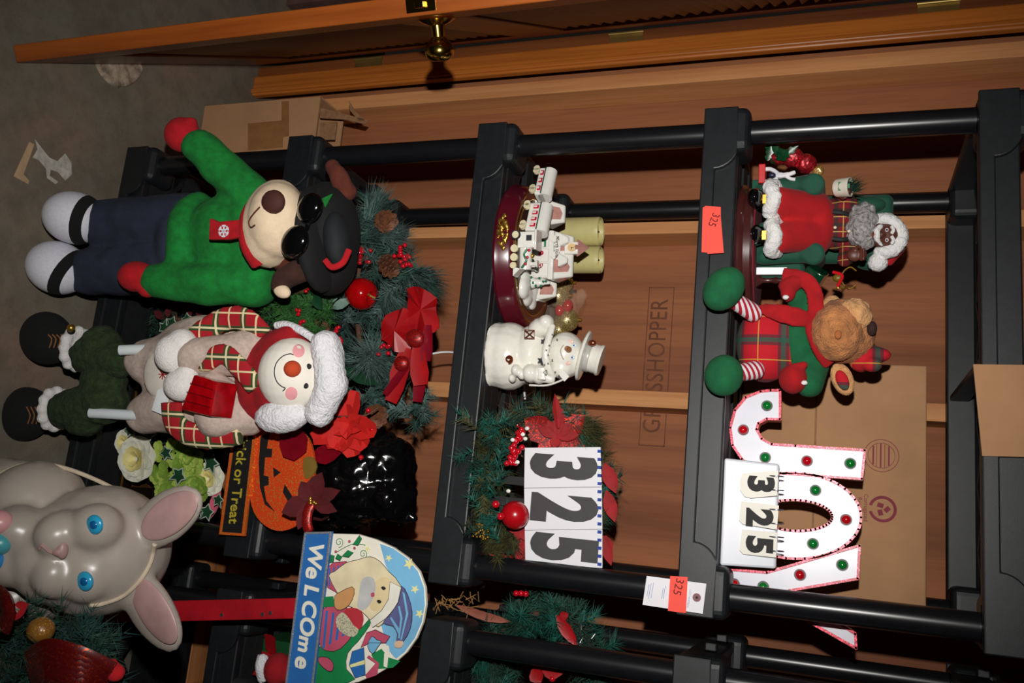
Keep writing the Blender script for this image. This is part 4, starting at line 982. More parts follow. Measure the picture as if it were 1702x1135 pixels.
# ---- white power cord looping behind the snowman
t = Thing('power_cord', 'thin white electrical cord looping past the porcelain snowman', 'cord', (0.438, 0.190, Z3), 0)
b = B().tube(smoothpts([Vector(v) for v in ((0, 0, .028), (-.004, 0, .050), (.004, .004, .070), (.022, .008, .074), (.034, .012, .058), (.040, .030, .020), (.052, .050, .0035), (.09, .07, .0035))], 5, False), .0022, 8); b.build('cable', M('white_cable', (224, 222, 220), rough=.4), t)
b = B(); b.box((0, 0, .0142), (.026, .028, .028)); b.build('adapter', INK, t, bevel=.003)

# ---- pine wreath leaning on the middle shelf
NDK = M('pine_needles_dark', (24, 62, 48), rough=.75, var=.3, vscale=40); NOL = M('pine_needles_olive', (74, 74, 38), rough=.7, var=.3, vscale=40); NTL = M('pine_needles_teal', (16, 88, 74), rough=.7, var=.3, vscale=40); NBR = M('brown_twigs', (88, 56, 36), rough=.8, var=.3)
BER = M('red_berry', (190, 14, 30), rough=.15, var=.05, coat=.5)
RGL = glitter('red_glitter_ribbon', (120, 5, 12), (240, 60, 40), .8, 650, .4); RVL = M('red_poinsettia', (150, 10, 16), rough=.75, var=.2, vscale=30)
t = Thing('pine_wreath', 'pine wreath with red bow, berries and red ball beside the porcelain snowman', 'wreath', (0.725, 0.128, Z3), 6, lean=-4)
k = t.k
def ringpt(a, rx=84, ry=104, cx=908, cy=802, dy=0.0): return t.P(cx + rx * math.cos(a), cy + ry * math.sin(a), dy)
B().tube([ringpt(2 * PI * i / 40) for i in range(40)], .012, 8, True).build('wreath_frame', NBR, t)
bd, bo, bt = B(), B(), B()
for i in range(330):
    a = rnd.uniform(0, 2 * PI) if i < 170 else rnd.uniform(PI * .6, PI * 1.4); p0 = ringpt(a, dy=rnd.uniform(-.015, .012)); out = (p0 - ringpt(a, 10, 10)).normalized()
    sw = Vector((-out.z, 0, out.x)); d = (out * rnd.uniform(-.5, .8) + sw * rnd.uniform(.2, 1) + Vector((0, rnd.uniform(-.7, .2), 0))).normalized()
    tgt = rnd.choice((bd, bd, bo, bt)); twig(tgt, p0, p0 + d * rnd.uniform(.03, .055), 46, .032, .0010)
for a in [math.radians(v) for v in (150, 170, 190, 205, 215, 135, 120)]:
    p0 = ringpt(a); 
    for _ in range(5): spray(bo, p0 - Vector((0, .075, 0)), Vector((rnd.uniform(-.5, .3), -.5, rnd.uniform(-.2, .4))) + (p0 - ringpt(a, 5, 5)).normalized() * .5, .065, 60, .5, .0010)
for x, y in ((985, 700), (1000, 712)): spray(bo, t.P(x - 30, y + 4, -.02), (.25, -.3, 1), .07, 130, .5, .0010)
for i in range(75):
    p0 = t.P(rnd.uniform(785, 832), rnd.uniform(690, 915), rnd.uniform(-.140, -.06)); d = rv(); d.y = -abs(d.y) * .4; twig(rnd.choice((bd, bo, bt, bt)), p0, p0 + d.normalized() * .035, 40, .028, .0010)
bd.build('needles', NDK, t, kind='stuff'); bo.build('needles', NOL, t, kind='stuff'); bt.build('needles', NTL, t, kind='stuff')
b = B()
for i in range(70):
    p0 = t.P(rnd.uniform(800, 870), rnd.uniform(660, 705), rnd.uniform(-.02, .02)); b.needle(p0, Vector((rnd.uniform(-.5, .3), rnd.uniform(-.4, .2), rnd.uniform(-1, .6))), .05, .0013)
b.build('brown_sprigs', NBR, t, kind='stuff')
b = B()
for i in range(60):
    p0 = t.P(rnd.uniform(800, 880), rnd.uniform(690, 760), -.035); b.needle(p0, Vector((rnd.uniform(-.4, .4), -.4, rnd.uniform(-1, 1))), .045, .0009)
b.build('gold_strands', M('gold_strand', (190, 168, 110), rough=.25, metal=.6), t, kind='stuff')
for i in range(26):
    u = i / 25; x = 868 - 20 * u + rnd.uniform(-9, 9); y = 712 + 62 * u + rnd.uniform(-7, 7)
    b = B(); t.E(b, x, y, 4.6, 4.6, dy=-.118, seg=12, rings=8); b.build('berry', BER, t)
for i, (x, y) in enumerate(((876, 712), (869, 722), (873, 729), (852, 731), (860, 768), (845, 816))):
    b = B(); t.E(b, x, y, 3.6, 3, .002, dy=-.126, seg=10, rings=6); b.build('snow_fleck', POR, t)
def petal(nm, x0, y0, x1, y1, w, mat, dy=-.05, dy1=None, par=None, cup=.25, curl=0):
    a = t.P(x0, y0, dy); c = t.P(x1, y1, dy if dy1 is None else dy1); d = c - a
    return B().leaf(a, d, (0, -1, 0.05), d.length, w * t.k, curl=curl, cup=cup).build(nm, mat, par or t)
petal('bow_loop', 922, 730, 872, 696, 46, RGL, -.034); petal('bow_loop', 922, 730, 972, 690, 44, RGL, -.034); petal('bow_loop', 920, 732, 900, 764, 34, RGL, -.034); petal('bow_loop', 922, 730, 975, 746, 34, RGL, -.034)
for a, L in ((0, 48), (40, 34), (75, 38), (-40, 30), (-75, 34), (180, 20)):
    aa = math.radians(a); petal('poinsettia_petal', 925, 725, 925 + L * math.sin(aa + .2), 725 - L * math.cos(aa + .2), 18, RVL, -.046)
petal('red_pepper', 928, 712, 922, 654, 14, RVL, -.06, cup=-.5)
for a in range(0, 360, 60):
    aa = math.radians(a); petal('poinsettia_petal', 866, 880, 866 + 22 * math.cos(aa), 880 + 22 * math.sin(aa), 14, RVL, -.058)
for x0, y0, x1, y1, ww in ((866, 888, 866, 940, 26), (850, 892, 838, 934, 20), (1005, 770, 1024, 820, 24), (1008, 815, 1022, 868, 22), (1006, 890, 1014, 920, 18), (1002, 890, 1016, 940, 18)): petal('red_ribbon_tail', x0, y0, x1, y1, ww, RVL, -.045)
b = B(); t.E(b, 856, 856, 22, 22, dy=-.100); bl = b.build('red_ball', M('red_satin_ball', (176, 12, 22), rough=.25, coat=.3, var=.04), t)
for x, y in ((824, 838), (832, 858)):
    b = B(); t.E(b, x, y, 6, 6, dy=-.13, seg=12, rings=8); b.build('berry', BER, t)
b = B()
for i in range(40): b.ell(t.P(800 + rnd.uniform(-14, 14), 884 + rnd.uniform(-16, 12), -.120), .0022, None, 6, 4)
b.build('gold_beads', GOLD, t, kind='stuff')
petal('glitter_leaf', 830, 905, 850, 940, 30, RGL, -.05); petal('glitter_leaf', 812, 912, 842, 938, 22, RGL, -.05)

# ---- large spiral-bound 325 number panels
t = Thing('number_board', 'large white spiral bound number board reading 325 leaning on the pine wreath', 'number board', (0.775, 0.086, Z3), 2, lean=0)
c = t.P(872, 845); t.m.translation.z = Z3; 
BRDW = M('number_card_white', (232, 232, 236), rough=.5, var=.01)
DG = M('number_grey', (62, 60, 62), rough=.6, var=.05)
dy = -.012
for pts, dgt in (([(872, 744), (998, 743), (1000, 809), (871, 811)], '3'), ([(871, 811.5), (1000, 809.5), (1001, 879), (872, 881)], '2'), ([(872, 881.5), (1001, 879.5), (1001, 944), (873, 938)], '5')):
    o = t.poly('number_panel', pts, BRDW, dy=dy, th=.004, bevel=.0006)
    mx = sum(p_[0] for p_ in pts) / 4 + 1; my = sum(p_[1] for p_ in pts) / 4; c = t.P(mx - 6, my, dy)
    text_obj('numeral', dgt, DG, o, (c.x, dy - .0004, c.z), .166, ext=.0004, offs=.0085, sx=.60)
c = t.P(872, 800, dy); B().box((c.x, dy + .012, c.z / 2 + .02), (.016, .006, c.z + .04)).build('prop', INK, t, smooth=False)
c = t.P(872, 836, dy); B().box((c.x, dy + .012, c.z / 2 + .02), (.016, .006, c.z + .04)).build('prop', INK, t, smooth=False)
BLU = M('blue_spiral', (30, 60, 150), rough=.4)
for i in range(15):
    x, y = 996.5, 750 + i * 13.4; c = t.P(x, y, dy - .001); c2_ = t.P(x, y + 5, dy)
    B().box((c.x, dy + .001, c.z), (abs(c2_.x - c.x), .008, .007)).build('spiral_coil', BLU, t, smooth=False)
# ================================================================ second shelf: swags, sign and bag
Z2 = deck(1) + 0.0005; Z1 = deck(0) + 0.0005
NGR = M('spruce_needles', (46, 78, 70), rough=.75, var=.35, vscale=30); NFR = M('frosted_needles', (92, 116, 112), rough=.8, var=.3, vscale=30); NLM = M('bright_green_needles', (44, 100, 40), rough=.75, var=.3, vscale=30)
CONE = M('pinecone_brown', (112, 66, 40), rough=.7, var=.3, vscale=80)
LEAFD = M('dark_leaf', (16, 58, 34), rough=.4, var=.2, vscale=40); LEAFG = M('grey_green_leaf', (120, 146, 134), rough=.4, var=.15, vscale=40)
def pinecone(b, c, L, r, ax):
    ax = Vector(ax).normalized(); u = ax.orthogonal().normalized(); v = ax.cross(u)
    for i in range(40):
        tt = i / 39; a = i * 2.4; rr = r * math.sin(PI * (0.12 + 0.80 * tt)) ; p_ = Vector(c) + ax * (L * (tt - .5)); o = u * math.cos(a) + v * math.sin(a)
        b.leaf(p_ + o * rr * .3, o + ax * .55, ax - o * .4, rr * .95 + .003, r * .7, prof=((0, .5), (.5, 1), (.85, .9), (1, .3)), th=.0015, cup=.2)
def petal(nm, x0, y0, x1, y1, wpx, mat, dy=-.05, dy1=None, par=None, cup=.25, curl=0, nrm=(0, -1, .05), prof=None):
    a = t.P(x0, y0, dy); c = t.P(x1, y1, dy if dy1 is None else dy1); d = c - a
    kw = dict(prof=prof) if prof else {}
    return B().leaf(a, d, nrm, d.length, wpx * t.k, curl=curl, cup=cup, **kw).build(nm, mat, par or t)
RSK = M('red_satin', (160, 6, 14), rough=.45, var=.12, vscale=20); REDF = M('red_fabric_flower', (196, 18, 8), rough=.8, var=.12, vscale=25); CRIM = M('crimson_satin', (120, 6, 26), rough=.3, var=.15, vscale=20)

# ---- big evergreen swag with apple, berries and bow
t = Thing('evergreen_swag', 'large evergreen swag with shiny red apple, berry sprays and red satin bow', 'swag', (0.40, 0.115, Z2), 8)
bg, bf = B(), B()
hubs = [(600, 400), (575, 470), (640, 430), (600, 520), (660, 470), (590, 580), (610, 640), (640, 560), (690, 460), (560, 520), (620, 360), (655, 600), (560, 430), (690, 690), (670, 650)]
for x, y in hubs:
    for _ in range(9):
        p0 = t.P(x + rnd.uniform(-22, 22), y + rnd.uniform(-22, 22), rnd.uniform(-.06, .03)); d = Vector((rnd.uniform(-1, 1), rnd.uniform(-1, .1), rnd.uniform(-.7, 1)))
        twig(bf if rnd.random() < .35 else bg, p0, p0 + d.normalized() * .05, 60, .036, .0010)
for x, y, dx, dz in ((600, 395, -.2, 1), (615, 360, -.7, .7), (640, 395, .1, 1), (690, 455, .3, .9), (640, 480, .6, .6), (655, 520, .4, 1), (570, 470, .2, .6), (620, 590, .5, .7), (700, 465, .5, .8)):
    for _ in range(2): spray(bf if rnd.random() < .5 else bg, t.P(x, y, -.05), (dx, -.35, dz), .085, 130, .42, .0011)
for (x, y) in ((612, 597), (620, 590)): spray(bf, t.P(x, y, -.075), (0, -.5, .15), .075, 150, .95, .0010)
bg.build('spruce_needles', NGR, t, kind='stuff'); bf.build('frosted_needles', NFR, t, kind='stuff')
b = B(); t.path(b, [(560, 470, .0), (590, 510, .01), (600, 570, .01), (620, 640, .01), (680, 690, .01)], .008); t.path(b, [(580, 480, .0), (640, 440, .0), (700, 460, .0)], .006); t.path(b, [(590, 500, .0), (600, 420, .0), (610, 360, .0)], .006); b.blob('branch', NBR, t, .004, 1)
c = t.P(600, 488, -.09); r = 25 * t.k
b = B().lathe([(0, -.82 * r), (.25 * r, -.90 * r), (.55 * r, -.85 * r), (.88 * r, -.45 * r), (1.0 * r, 0), (.96 * r, .40 * r), (.72 * r, .80 * r), (.40 * r, .92 * r), (.14 * r, .80 * r), (0, .70 * r)], c, rotm(0.25, 0.3, 0), 32); ap = b.build('apple', M('apple_red', (160, 6, 10), rough=.1, var=.1, vscale=30, coat=.8), t)
B().tube([c + Vector((.004, -.004, .68 * r)), c + Vector((.010, -.006, 1.1 * r))], .0018, 7).build('apple_stem', M('stem_green', (150, 140, 60), rough=.6), ap)
for cx, cy, n in ((603, 425, 15), (665, 418, 10), (676, 438, 7), (590, 438, 4), (650, 572, 7), (640, 580, 5)):
    for i in range(n):
        b = B(); t.E(b, cx + rnd.uniform(-13, 13), cy + rnd.uniform(-14, 14), 3.7, 3.7, dy=-.085 + rnd.uniform(-.01, .01), seg=10, rings=7); b.build('berry', BER, t)
for x, y, ax in ((645, 440, (.5, -.3, .8)), (640, 367, (.3, -.5, .6)), (530, 550, (-.3, -.6, .6)), (583, 430, (-.4, -.5, .2)), (625, 690, (.2, -.5, .3))):
    b = B(); pinecone(b, t.P(x, y, -.07), .055, .020, ax); b.build('pinecone', CONE, t)
petal('grey_leaf', 548, 505, 568, 462, 22, LEAFG, -.10); petal('grey_leaf', 552, 512, 585, 498, 16, LEAFG, -.10); petal('dark_leaf', 560, 478, 580, 455, 20, LEAFD, -.095); petal('dark_leaf', 570, 612, 630, 640, 22, LEAFD, -.07); petal('grey_leaf', 700, 640, 704, 655, 14, LEAFG, -.05)
# bow: fan shaped loops and tails
for pts, mm, dy in (([(676, 480), (700, 478), (722, 494), (728, 520), (722, 552), (694, 556), (682, 530)], RSK, -.10), ([(668, 512), (644, 524), (630, 562), (640, 566), (652, 582), (674, 584), (690, 556), (682, 520)], RSK, -.105)):
    q = smoothpts([t.P(x, y, dy) for x, y in pts], 3); cc = sum(q, Vector()) / len(q)
    n = len(q); vs = [cc + Vector((0, -.012, 0))]; vs += [v + Vector((0, .010 * math.sin(i * 1.3), 0)) for i, v in enumerate(q)]; vs += [v + Vector((0, .002, 0)) for v in vs[1:]] + [cc + Vector((0, -.009, 0))]
    fs = [(0, 1 + i, 1 + (i + 1) % n) for i in range(n)] + [(2 * n + 1, 1 + n + (i + 1) % n, 1 + n + i) for i in range(n)] + [(1 + i, 1 + n + i, 1 + n + (i + 1) % n, 1 + (i + 1) % n) for i in range(n)]
    B().add(vs, fs).build('bow_loop', mm, t)
b = B(); t.E(b, 690, 562, 16, 14, .012, dy=-.118, ang=20); b.blob('glitter_knot', RGL, t, .003, 1)
b = B(); t.E(b, 668, 604, 13, 12, .012, dy=-.112); b.blob('glitter_knot', RGL, t, .003, 1)
for x0, y0, x1, y1, w_, mm in ((682, 580, 650, 668, 26, RSK), (694, 575, 700, 640, 30, RSK), (690, 590, 640, 656, 13, CRIM), (706, 580, 694, 668, 20, CRIM), (672, 585, 660, 640, 30, RSK), (712, 540, 708, 600, 20, CRIM)):
    petal('bow_tail', x0, y0, x1, y1, w_, mm, -.105 + rnd.uniform(-.008, .008), cup=.15, prof=((0, .5), (.3, .8), (.7, 1), (1, .75)))
b = B(); t.path(b, [(690, 600, 0.03), (714, 589, .06), (745, 585, .09), (775, 590, .12)], .0022, seg=8); b.build('white_wire', M('white_wire', (220, 220, 220), rough=.4), t)
# ---- loose red fabric flower beside the snowman's hat
t = Thing('red_fabric_flower', 'large scarlet cloth flower tucked below the evergreen swag', 'artificial flower', (0.575, 0.075, Z2), 8)
for i, (x1, y1, w_) in enumerate(((522, 718, 44), (540, 735, 46), (560, 748, 44), (590, 758, 40), (610, 742, 40), (626, 716, 36), (592, 650, 30), (575, 672, 34), (520, 730, 34))):
    petal('petal', 580, 705, x1, y1, w_, REDF, -.105, -.112 - .004 * (i % 3), cup=.45, prof=((0, .35), (.3, .9), (.65, 1), (1, .55)))
for i, (x1, y1) in enumerate(((555, 722), (575, 730), (600, 715), (560, 700), (600, 690))): petal('inner_petal', 580, 705, x1, y1, 22, REDF, -.122, -.132, cup=.5)
b = B().tube([t.P(580, 705, -.10), t.P(570, 705, -.03) , Vector((0, .03, .004))], .003, 7); b.build('support_stem', NBR, t)
b = B(); t.path(b, [(556, 692, -.125), (580, 692, -.125), (608, 690, -.11), (630, 676, -.1)], .0018, seg=6); b.build('stem', NBR, t)
petal('crimson_leaf', 478, 712, 500, 758, 50, CRIM, -.128, -.136, cup=.15, prof=((0, .6), (.3, .9), (.7, 1), (1, .5))); petal('crimson_leaf', 520, 758, 568, 752, 30, CRIM, -.105, cup=.4)
for x, y in ((612, 682), (618, 714), (600, 760)):
    b = B(); t.E(b, x, y, 4, 4, dy=-.115, seg=10, rings=7); b.build('bead', BER, t)
# ---- small bright green wreath with tiny berries, hanging over the shelf edge
t = Thing('green_mini_wreath', 'small bright green pine wreath with tiny berries at shelf edge behind snowman', 'wreath', (0.33, 0.02, Z2), 8)
bl = B()
for i in range(70):
    p0 = t.P(500 + rnd.uniform(-42, 42), 515 + rnd.uniform(-42, 44), -.05 + rnd.uniform(-.02, .02)); d = rv(); d.y = -abs(d.y) * .6; twig(bl, p0, p0 + d.normalized() * .035, 44, .022, .0009)
bl.build('needles', NLM, t, kind='stuff')
B().tube([t.P(500 + 34 * math.cos(a), 515 + 34 * math.sin(a), -.042) for a in [2 * PI * i / 24 for i in range(24)]], .008, 8, True).build('wreath_ring', NBR, t)
for cx, cy in ((495, 518), (512, 480), (500, 536), (560, 548), (562, 565)):
    for i in range(4):
        b = B(); t.E(b, cx + rnd.uniform(-5, 5), cy + rnd.uniform(-5, 5), 3.2, 3.2, dy=-.078, seg=10, rings=7); b.build('berry', BER, t)
petal('dark_leaf', 522, 490, 535, 515, 18, LEAFD, -.08); petal('dark_leaf', 515, 482, 536, 488, 14, LEAFD, -.08)

# ---- black plastic bag
t = Thing('black_plastic_bag', 'crumpled glossy black plastic bag behind the pumpkin sign', 'bag', (0.700, 0.10, Z2), 8)
BAG = M('black_film', (9, 9, 11), rough=.16, var=0, spec=.7)
b = B(); t.E(b, 600, 800, 68, 72, .075, dy=0); t.E(b, 640, 770, 48, 48, .07, dy=.01); t.E(b, 655, 830, 36, 40, .06); t.E(b, 550, 800, 50, 70, .07); t.C(b, (660, 850), 20, (688, 862), 5, 0); t.E(b, 555, 840, 45, 40, .06); b.box((t.P(560, 800).x, 0, .03), (.16, .12, .06))
o = b.blob('bag_film', BAG, t, .0045, 2)
for v in o.data.vertices:
    n1 = noise.noise(v.co * 22); n2 = noise.noise(v.co * 55 + Vector((3, 1, 2))); v.co += v.normal * (.016 * (abs(n1) - .25) + .006 * (abs(n2) - .2))
    if v.co.z < 0.002: v.co.z = 0.002

# ---- pumpkin "Trick or Treat" stake sign leaning on the shelf front
t = Thing('pumpkin_sign', 'orange glitter pumpkin sign with black trick or treat banner', 'sign', (0.79, -0.085, Z1), 2)
PUM = glitter('orange_glitter', (214, 66, 16), (255, 190, 90), .86, 520, .5); SBK = M('sign_black', (14, 14, 14), rough=.6, var=0); ORB = glitter('orange_glitter_border', (206, 84, 24), (255, 200, 80), .8, 600, .5)
t.m.translation.z = 0.0; t.m.translation.y = -.018; t.o.matrix_world = t.m; t.inv = t.m.inverted(); t.i3 = t.inv.to_3x3()
pk = t.poly('pumpkin_face', [(412, 728), (432, 716), (470, 712), (505, 720), (520, 750), (522, 800), (512, 850), (488, 876), (460, 882), (434, 868), (418, 840), (414, 790)], PUM, dy=-.006, th=.006, sm=3)
sm_ = t.poly('mouth', [(433, 726), (448, 718), (443, 745), (452, 746), (451, 760), (440, 760), (438, 790), (446, 792), (446, 806), (438, 808), (442, 832), (456, 850), (440, 838), (432, 810), (430, 770)], SBK, dy=-.0075, th=.0014, parent=pk)
t.poly('nose', [(454, 777), (466, 785), (455, 793)], SBK, dy=-.0075, th=.0014, parent=pk)
t.poly('eye', [(473, 805), (496, 842), (478, 832), (470, 818)], SBK, dy=-.0075, th=.0014, parent=pk); t.poly('eye', [(474, 745), (492, 728), (490, 756)], SBK, dy=-.0075, th=.0014, parent=pk)
t.poly('pumpkin_stem', [(504, 762), (520, 760), (526, 776), (518, 792), (506, 794)], M('olive_glitter_stem', (122, 96, 30), rough=.6), dy=-.008, th=.004, sm=2)
bb = t.poly('banner_border', [(388, 706), (426, 708), (406, 891), (364, 888)], ORB, dy=-.012, th=.006)
t.poly('banner', [(393, 710), (421, 712), (401, 886), (369, 884)], SBK, dy=-.0135, th=.003, parent=bb)
a = t.P(406, 708, -.014); c = t.P(386, 880, -.014); mid = (a + c) / 2; ang = math.atan2(c.z - a.z, c.x - a.x)
text_obj('banner_lettering', 'Trick or Treat', glitter('gold_letter', (196, 176, 40), (255, 246, 150), .7, 700, .4), bb, (mid.x, -.0142, mid.z), .0318, rot=(PI / 2, -ang, 0), ext=.0006, offs=.0004, sx=.98)
for yy in (738, 786):
    a = t.P(405, yy, 0); hb = B(); hb.box((a.x, .0085, Z2 - .006), (.014, .017, .0016)); hb.box((a.x, .0165, Z2 - .002), (.014, .0016, .010)); hb.box((a.x, .030, Z2 + .0026), (.014, .028, .0016)); hb.build('hanger', SBK, t, smooth=False)
# ---- dark red poinsettia with glitter stem
t = Thing('dark_poinsettia', 'dark red velvet poinsettia with glitter stem over the pumpkin sign', 'artificial flower', (0.83, -0.062, Z2 - .06), 4)
DRD = M('dark_red_velvet', (84, 6, 14), rough=.85, var=.2, vscale=30)
for x1, y1, w_ in ((535, 785, 34), (468, 852, 34), (565, 815, 26), (560, 850, 24), (500, 800, 30), (495, 880, 26)): petal('petal', 520, 832, x1, y1, w_, DRD, -.02, -.03, cup=.3)
b = B().tube([t.P(530, 836, -.020), t.P(545, 858, .02), t.P(535, 864, .07), Vector((-.006, .105, .064))], .003, 7); b.build('support_stem', DRD, t)
b = B(); t.path(b, [(520, 834, -.02), (512, 850, -.026), (510, 868, -.028), (514, 884, -.024)], .011, flat=.6); b.blob('glitter_stem', RGL, t, .003, 1)
b = B()
for i in range(9): b.ell(t.P(520 + rnd.uniform(-5, 5), 832 + rnd.uniform(-5, 5), -.03), .0035, None, 8, 5)
b.build('flower_eye', GOLD, t, kind='stuff')

# ================================================================ bottom shelf
t = Thing('flower_arrangement', 'white rose and green hydrangea arrangement with ivy on the bottom shelf', 'artificial flowers', (0.735, 0.125, Z1 + .0178), 8)
ROSE = M('white_rose', (224, 224, 206), rough=.7, var=.06, vscale=40); ROSEY = M('rose_heart', (226, 214, 140), rough=.7, var=.06); HYD = M('green_hydrangea', (164, 188, 82), rough=.7, var=.15, vscale=60); HYD2 = M('green_hydrangea_deep', (120, 156, 52), rough=.7, var=.15, vscale=60)
B().lathe([(0, 0), (.055, 0), (.062, .02), (.068, .075), (.063, .075), (.058, .06), (0, .06)], (0, .05, 0)).build('pot', M('dark_basket', (40, 28, 18), rough=.8, bmp=.5, bscale=150), t)
def rose(x, y, r, dy):
    c = t.P(x, y, dy); k = t.k * r; par = None
    for ring, (n, rr, tilt, mm) in enumerate(((7, 1.0, .55, ROSE), (6, .78, .9, ROSE), (5, .55, 1.4, ROSEY), (4, .32, 2.2, ROSEY))):
        b = B()
        for i in range(n):
            a = 2 * PI * i / n + ring * .5; o = Vector((math.cos(a), 0, math.sin(a))); nrm = Vector((0, -1, 0)) - o * .3
            b.leaf(c + o * k * .12 + Vector((0, -.004 * ring, 0)), o + Vector((0, -tilt * .5, 0)), nrm, k * rr, k * rr * 1.15, prof=((0, .4), (.35, .95), (.7, 1.05), (.92, .8), (1, .35)), cup=.3, curl=-.12)
        o_ = b.build('rose_petals' if ring else 'rose_bloom', mm, par or t)
        if par is None: par = o_
rose(232, 762, 33, -.07); rose(352, 795, 24, -.05); rose(212, 735, 20, -.05)
for cx, cy, r in ((292, 775, 46), (310, 760, 30), (285, 815, 26), (325, 810, 20)):
    for j, mm in ((0, HYD), (1, HYD2)):
        b = B()
        for i in range(16):
            a = rnd.uniform(0, 2 * PI); q = math.sqrt(rnd.random()) * r; c = t.P(cx + q * math.cos(a), cy + q * math.sin(a), -.055 - .03 * (1 - (q / r) ** 2))
            for m_ in range(4):
                aa = PI / 2 * m_ + i; o = Vector((math.cos(aa), -.2, math.sin(aa))); b.leaf(c, o, (0, -1, 0), .014, .016, prof=((0, .3), (.4, 1), (.8, .9), (1, .3)), cup=.15)
        b.build('hydrangea_florets', mm, t, kind='stuff')
IVY = M('ivy_leaf', (24, 66, 40), rough=.5, var=.2, vscale=40); IVYE = M('ivy_leaf_edge', (176, 190, 172), rough=.6, var=.1)
def ivy(x, y, r, dy, a0, par=None):
    c = t.P(x, y, dy); k = t.k * r
    def star_pts(s_): return [Vector((c.x + k * s_ * rr * math.cos(a0 + a), 0, c.z + k * s_ * rr * math.sin(a0 + a))) for a, rr in ((0, 1.1), (.5, .5), (1.05, .85), (1.7, .45), (2.4, .7), (3.14, .35), (-2.4, .7), (-1.7, .45), (-1.05, .85), (-.5, .5))]
    p0 = star_pts(1.0); e = B().loft([Vector((v.x, dy, v.z)) for v in p0], [Vector((v.x, dy + .0012, v.z)) for v in p0]).build('ivy_leaf', IVYE, t, smooth=False)
    p1 = star_pts(.8); B().loft([Vector((v.x, dy - .0010, v.z)) for v in p1], [Vector((v.x, dy, v.z)) for v in p1]).build('leaf_centre', IVY, e, smooth=False)
for x, y, r, a in ((298, 790, 20, -1.2), (350, 768, 20, .4), (345, 850, 18, -.8), (215, 715, 16, 2.2), (275, 752, 16, 1.0), (330, 852, 14, -2), (362, 830, 14, .5), (248, 720, 18, 2.6), (240, 710, 15, 1.6)): ivy(x, y, r, -.095 if x < 320 else -.08, a)
b = B()
for i in range(16):
    p0 = t.P(rnd.uniform(190, 350), rnd.uniform(710, 870), -.02); d = rv(); twig(b, p0, p0 + d.normalized() * .05, 40, .02, .0009)
b.build('greenery', NDK, t, kind='stuff')
petal('pink_leaf', 366, 810, 350, 862, 18, M('pink_fabric', (200, 90, 110), rough=.8), -.05)
# ---- dark tray with gilt edge on the bottom shelf
t = Thing('gilt_edged_tray', 'flat dark picture frame with thin gilt edge lying under the white roses', 'picture frame', (0.655, 0.225, Z1), 2)
B().box((0, 0, .008), (.33, .26, .016)).build('frame', M('dark_frame', (26, 18, 14), rough=.3), t, smooth=False, bevel=.002)
B().box((0, -.1305, .014), (.33, .003, .004)).build('gilt_edge', GOLD, t, smooth=False)
B().box((0, 0, .0164), (.28, .20, .001)).build('picture', M('dark_bronze_picture', (70, 44, 22), rough=.3, var=.4, vscale=20), t, smooth=False)
for i in range(6):
    b = B().ell((-.12 + .018 * i, -.06 + .01 * (i % 3), .024), (.008, .008, .007), None, 10, 7); b.build('gold_bead', GOLD, t)
# ---- poinsettia garland behind the bear on the bottom shelf
t = Thing('holly_garland', 'dark holly and pine garland with red blooms behind the standing dolls', 'garland', (0.36, 0.125, Z1), 6)
b = B()
for i in range(26):
    p0 = t.P(rnd.uniform(225, 330), rnd.uniform(480, 570), rnd.uniform(-.06, .0)); d = rv(); twig(b, p0, p0 + d.normalized() * .05, 36, .022, .0009)
b.build('needles', NDK, t, kind='stuff')
for i in range(12): x, y = rnd.uniform(272, 335), rnd.uniform(492, 545); petal('red_petal', x, y, x + rnd.uniform(-22, 22), y + rnd.uniform(-22, 22), 13, DRD, -.06)
for x, y, a in ((285, 535, .3), (300, 545, 1.4), (278, 555, 2.2), (272, 545, 2.9), (310, 530, .8)): ivy(x, y, 15, -.075, a)
B().tube([t.P(285, 500, -.02), t.P(292, 530, -.02), t.P(325, 540, -.02)], .006, 8).build('vine', NBR, t)
# ================================================================ things standing on the floor
BLKF = M('black_felt', (8, 8, 9), rough=.95, var=.15)
# ---- plush animal in green sweater
t = Thing('plush_animal', 'standing plush animal in green sweater, navy trousers, sunglasses and black cap', 'plush toy', (0.275, -0.091, 0), 10)
SOCK = M('white_knit', (222, 222, 232), rough=.9, var=.05, vscale=200, bmp=.3, bscale=500); NAVY = M('navy_cotton', (34, 42, 62), rough=.9, var=.2, vscale=30, bmp=.3, bscale=400)
GRN = M('green_plush', (8, 122, 44), rough=.95, var=.18, vscale=60, bmp=.5, bscale=300); REDP = M('red_plush', (176, 8, 22), rough=.95, var=.12, vscale=60, bmp=.3, bscale=300)
CREAM = M('cream_plush', (232, 208, 176), rough=.95, var=.08, vscale=40, bmp=.3, bscale=300); BRN = M('brown_plush', (92, 38, 24), rough=.95, var=.2, vscale=40, bmp=.3, bscale=300); DBR = M('dark_brown_plush_ear', (56, 28, 20), rough=.95, var=.2, vscale=40)
for x, y, an in ((124, 362, 14), (96, 445, 30)):
    c = t.P(x, y, -.045); rr = (42 * t.k, .068, 47 * t.k)
    R = rotm(math.radians(-24), math.radians(an), 0)
    sh = B().ell(c, rr, R, 28, 18).build('shoe', SOCK, t)
    for v in sh.data.vertices: v.co.z = max(v.co.z, .0004)
    B().band(c, rr, .30, .62, R, k=1.025).build('strap', BLKF, sh)
b = B()
t.C(b, (172, 372), 40, (300, 372), 48, -.01, .0); t.C(b, (145, 452), 38, (285, 442), 50, -.01, .0); t.E(b, 310, 405, 40, 80, .075); b.blob('trousers', NAVY, t, .006, 5, wob=.004, wscale=22)
b = B()
t.E(b, 385, 400, 70, 76, .085); t.E(b, 330, 408, 38, 84, .085); t.E(b, 425, 395, 45, 78, .075)
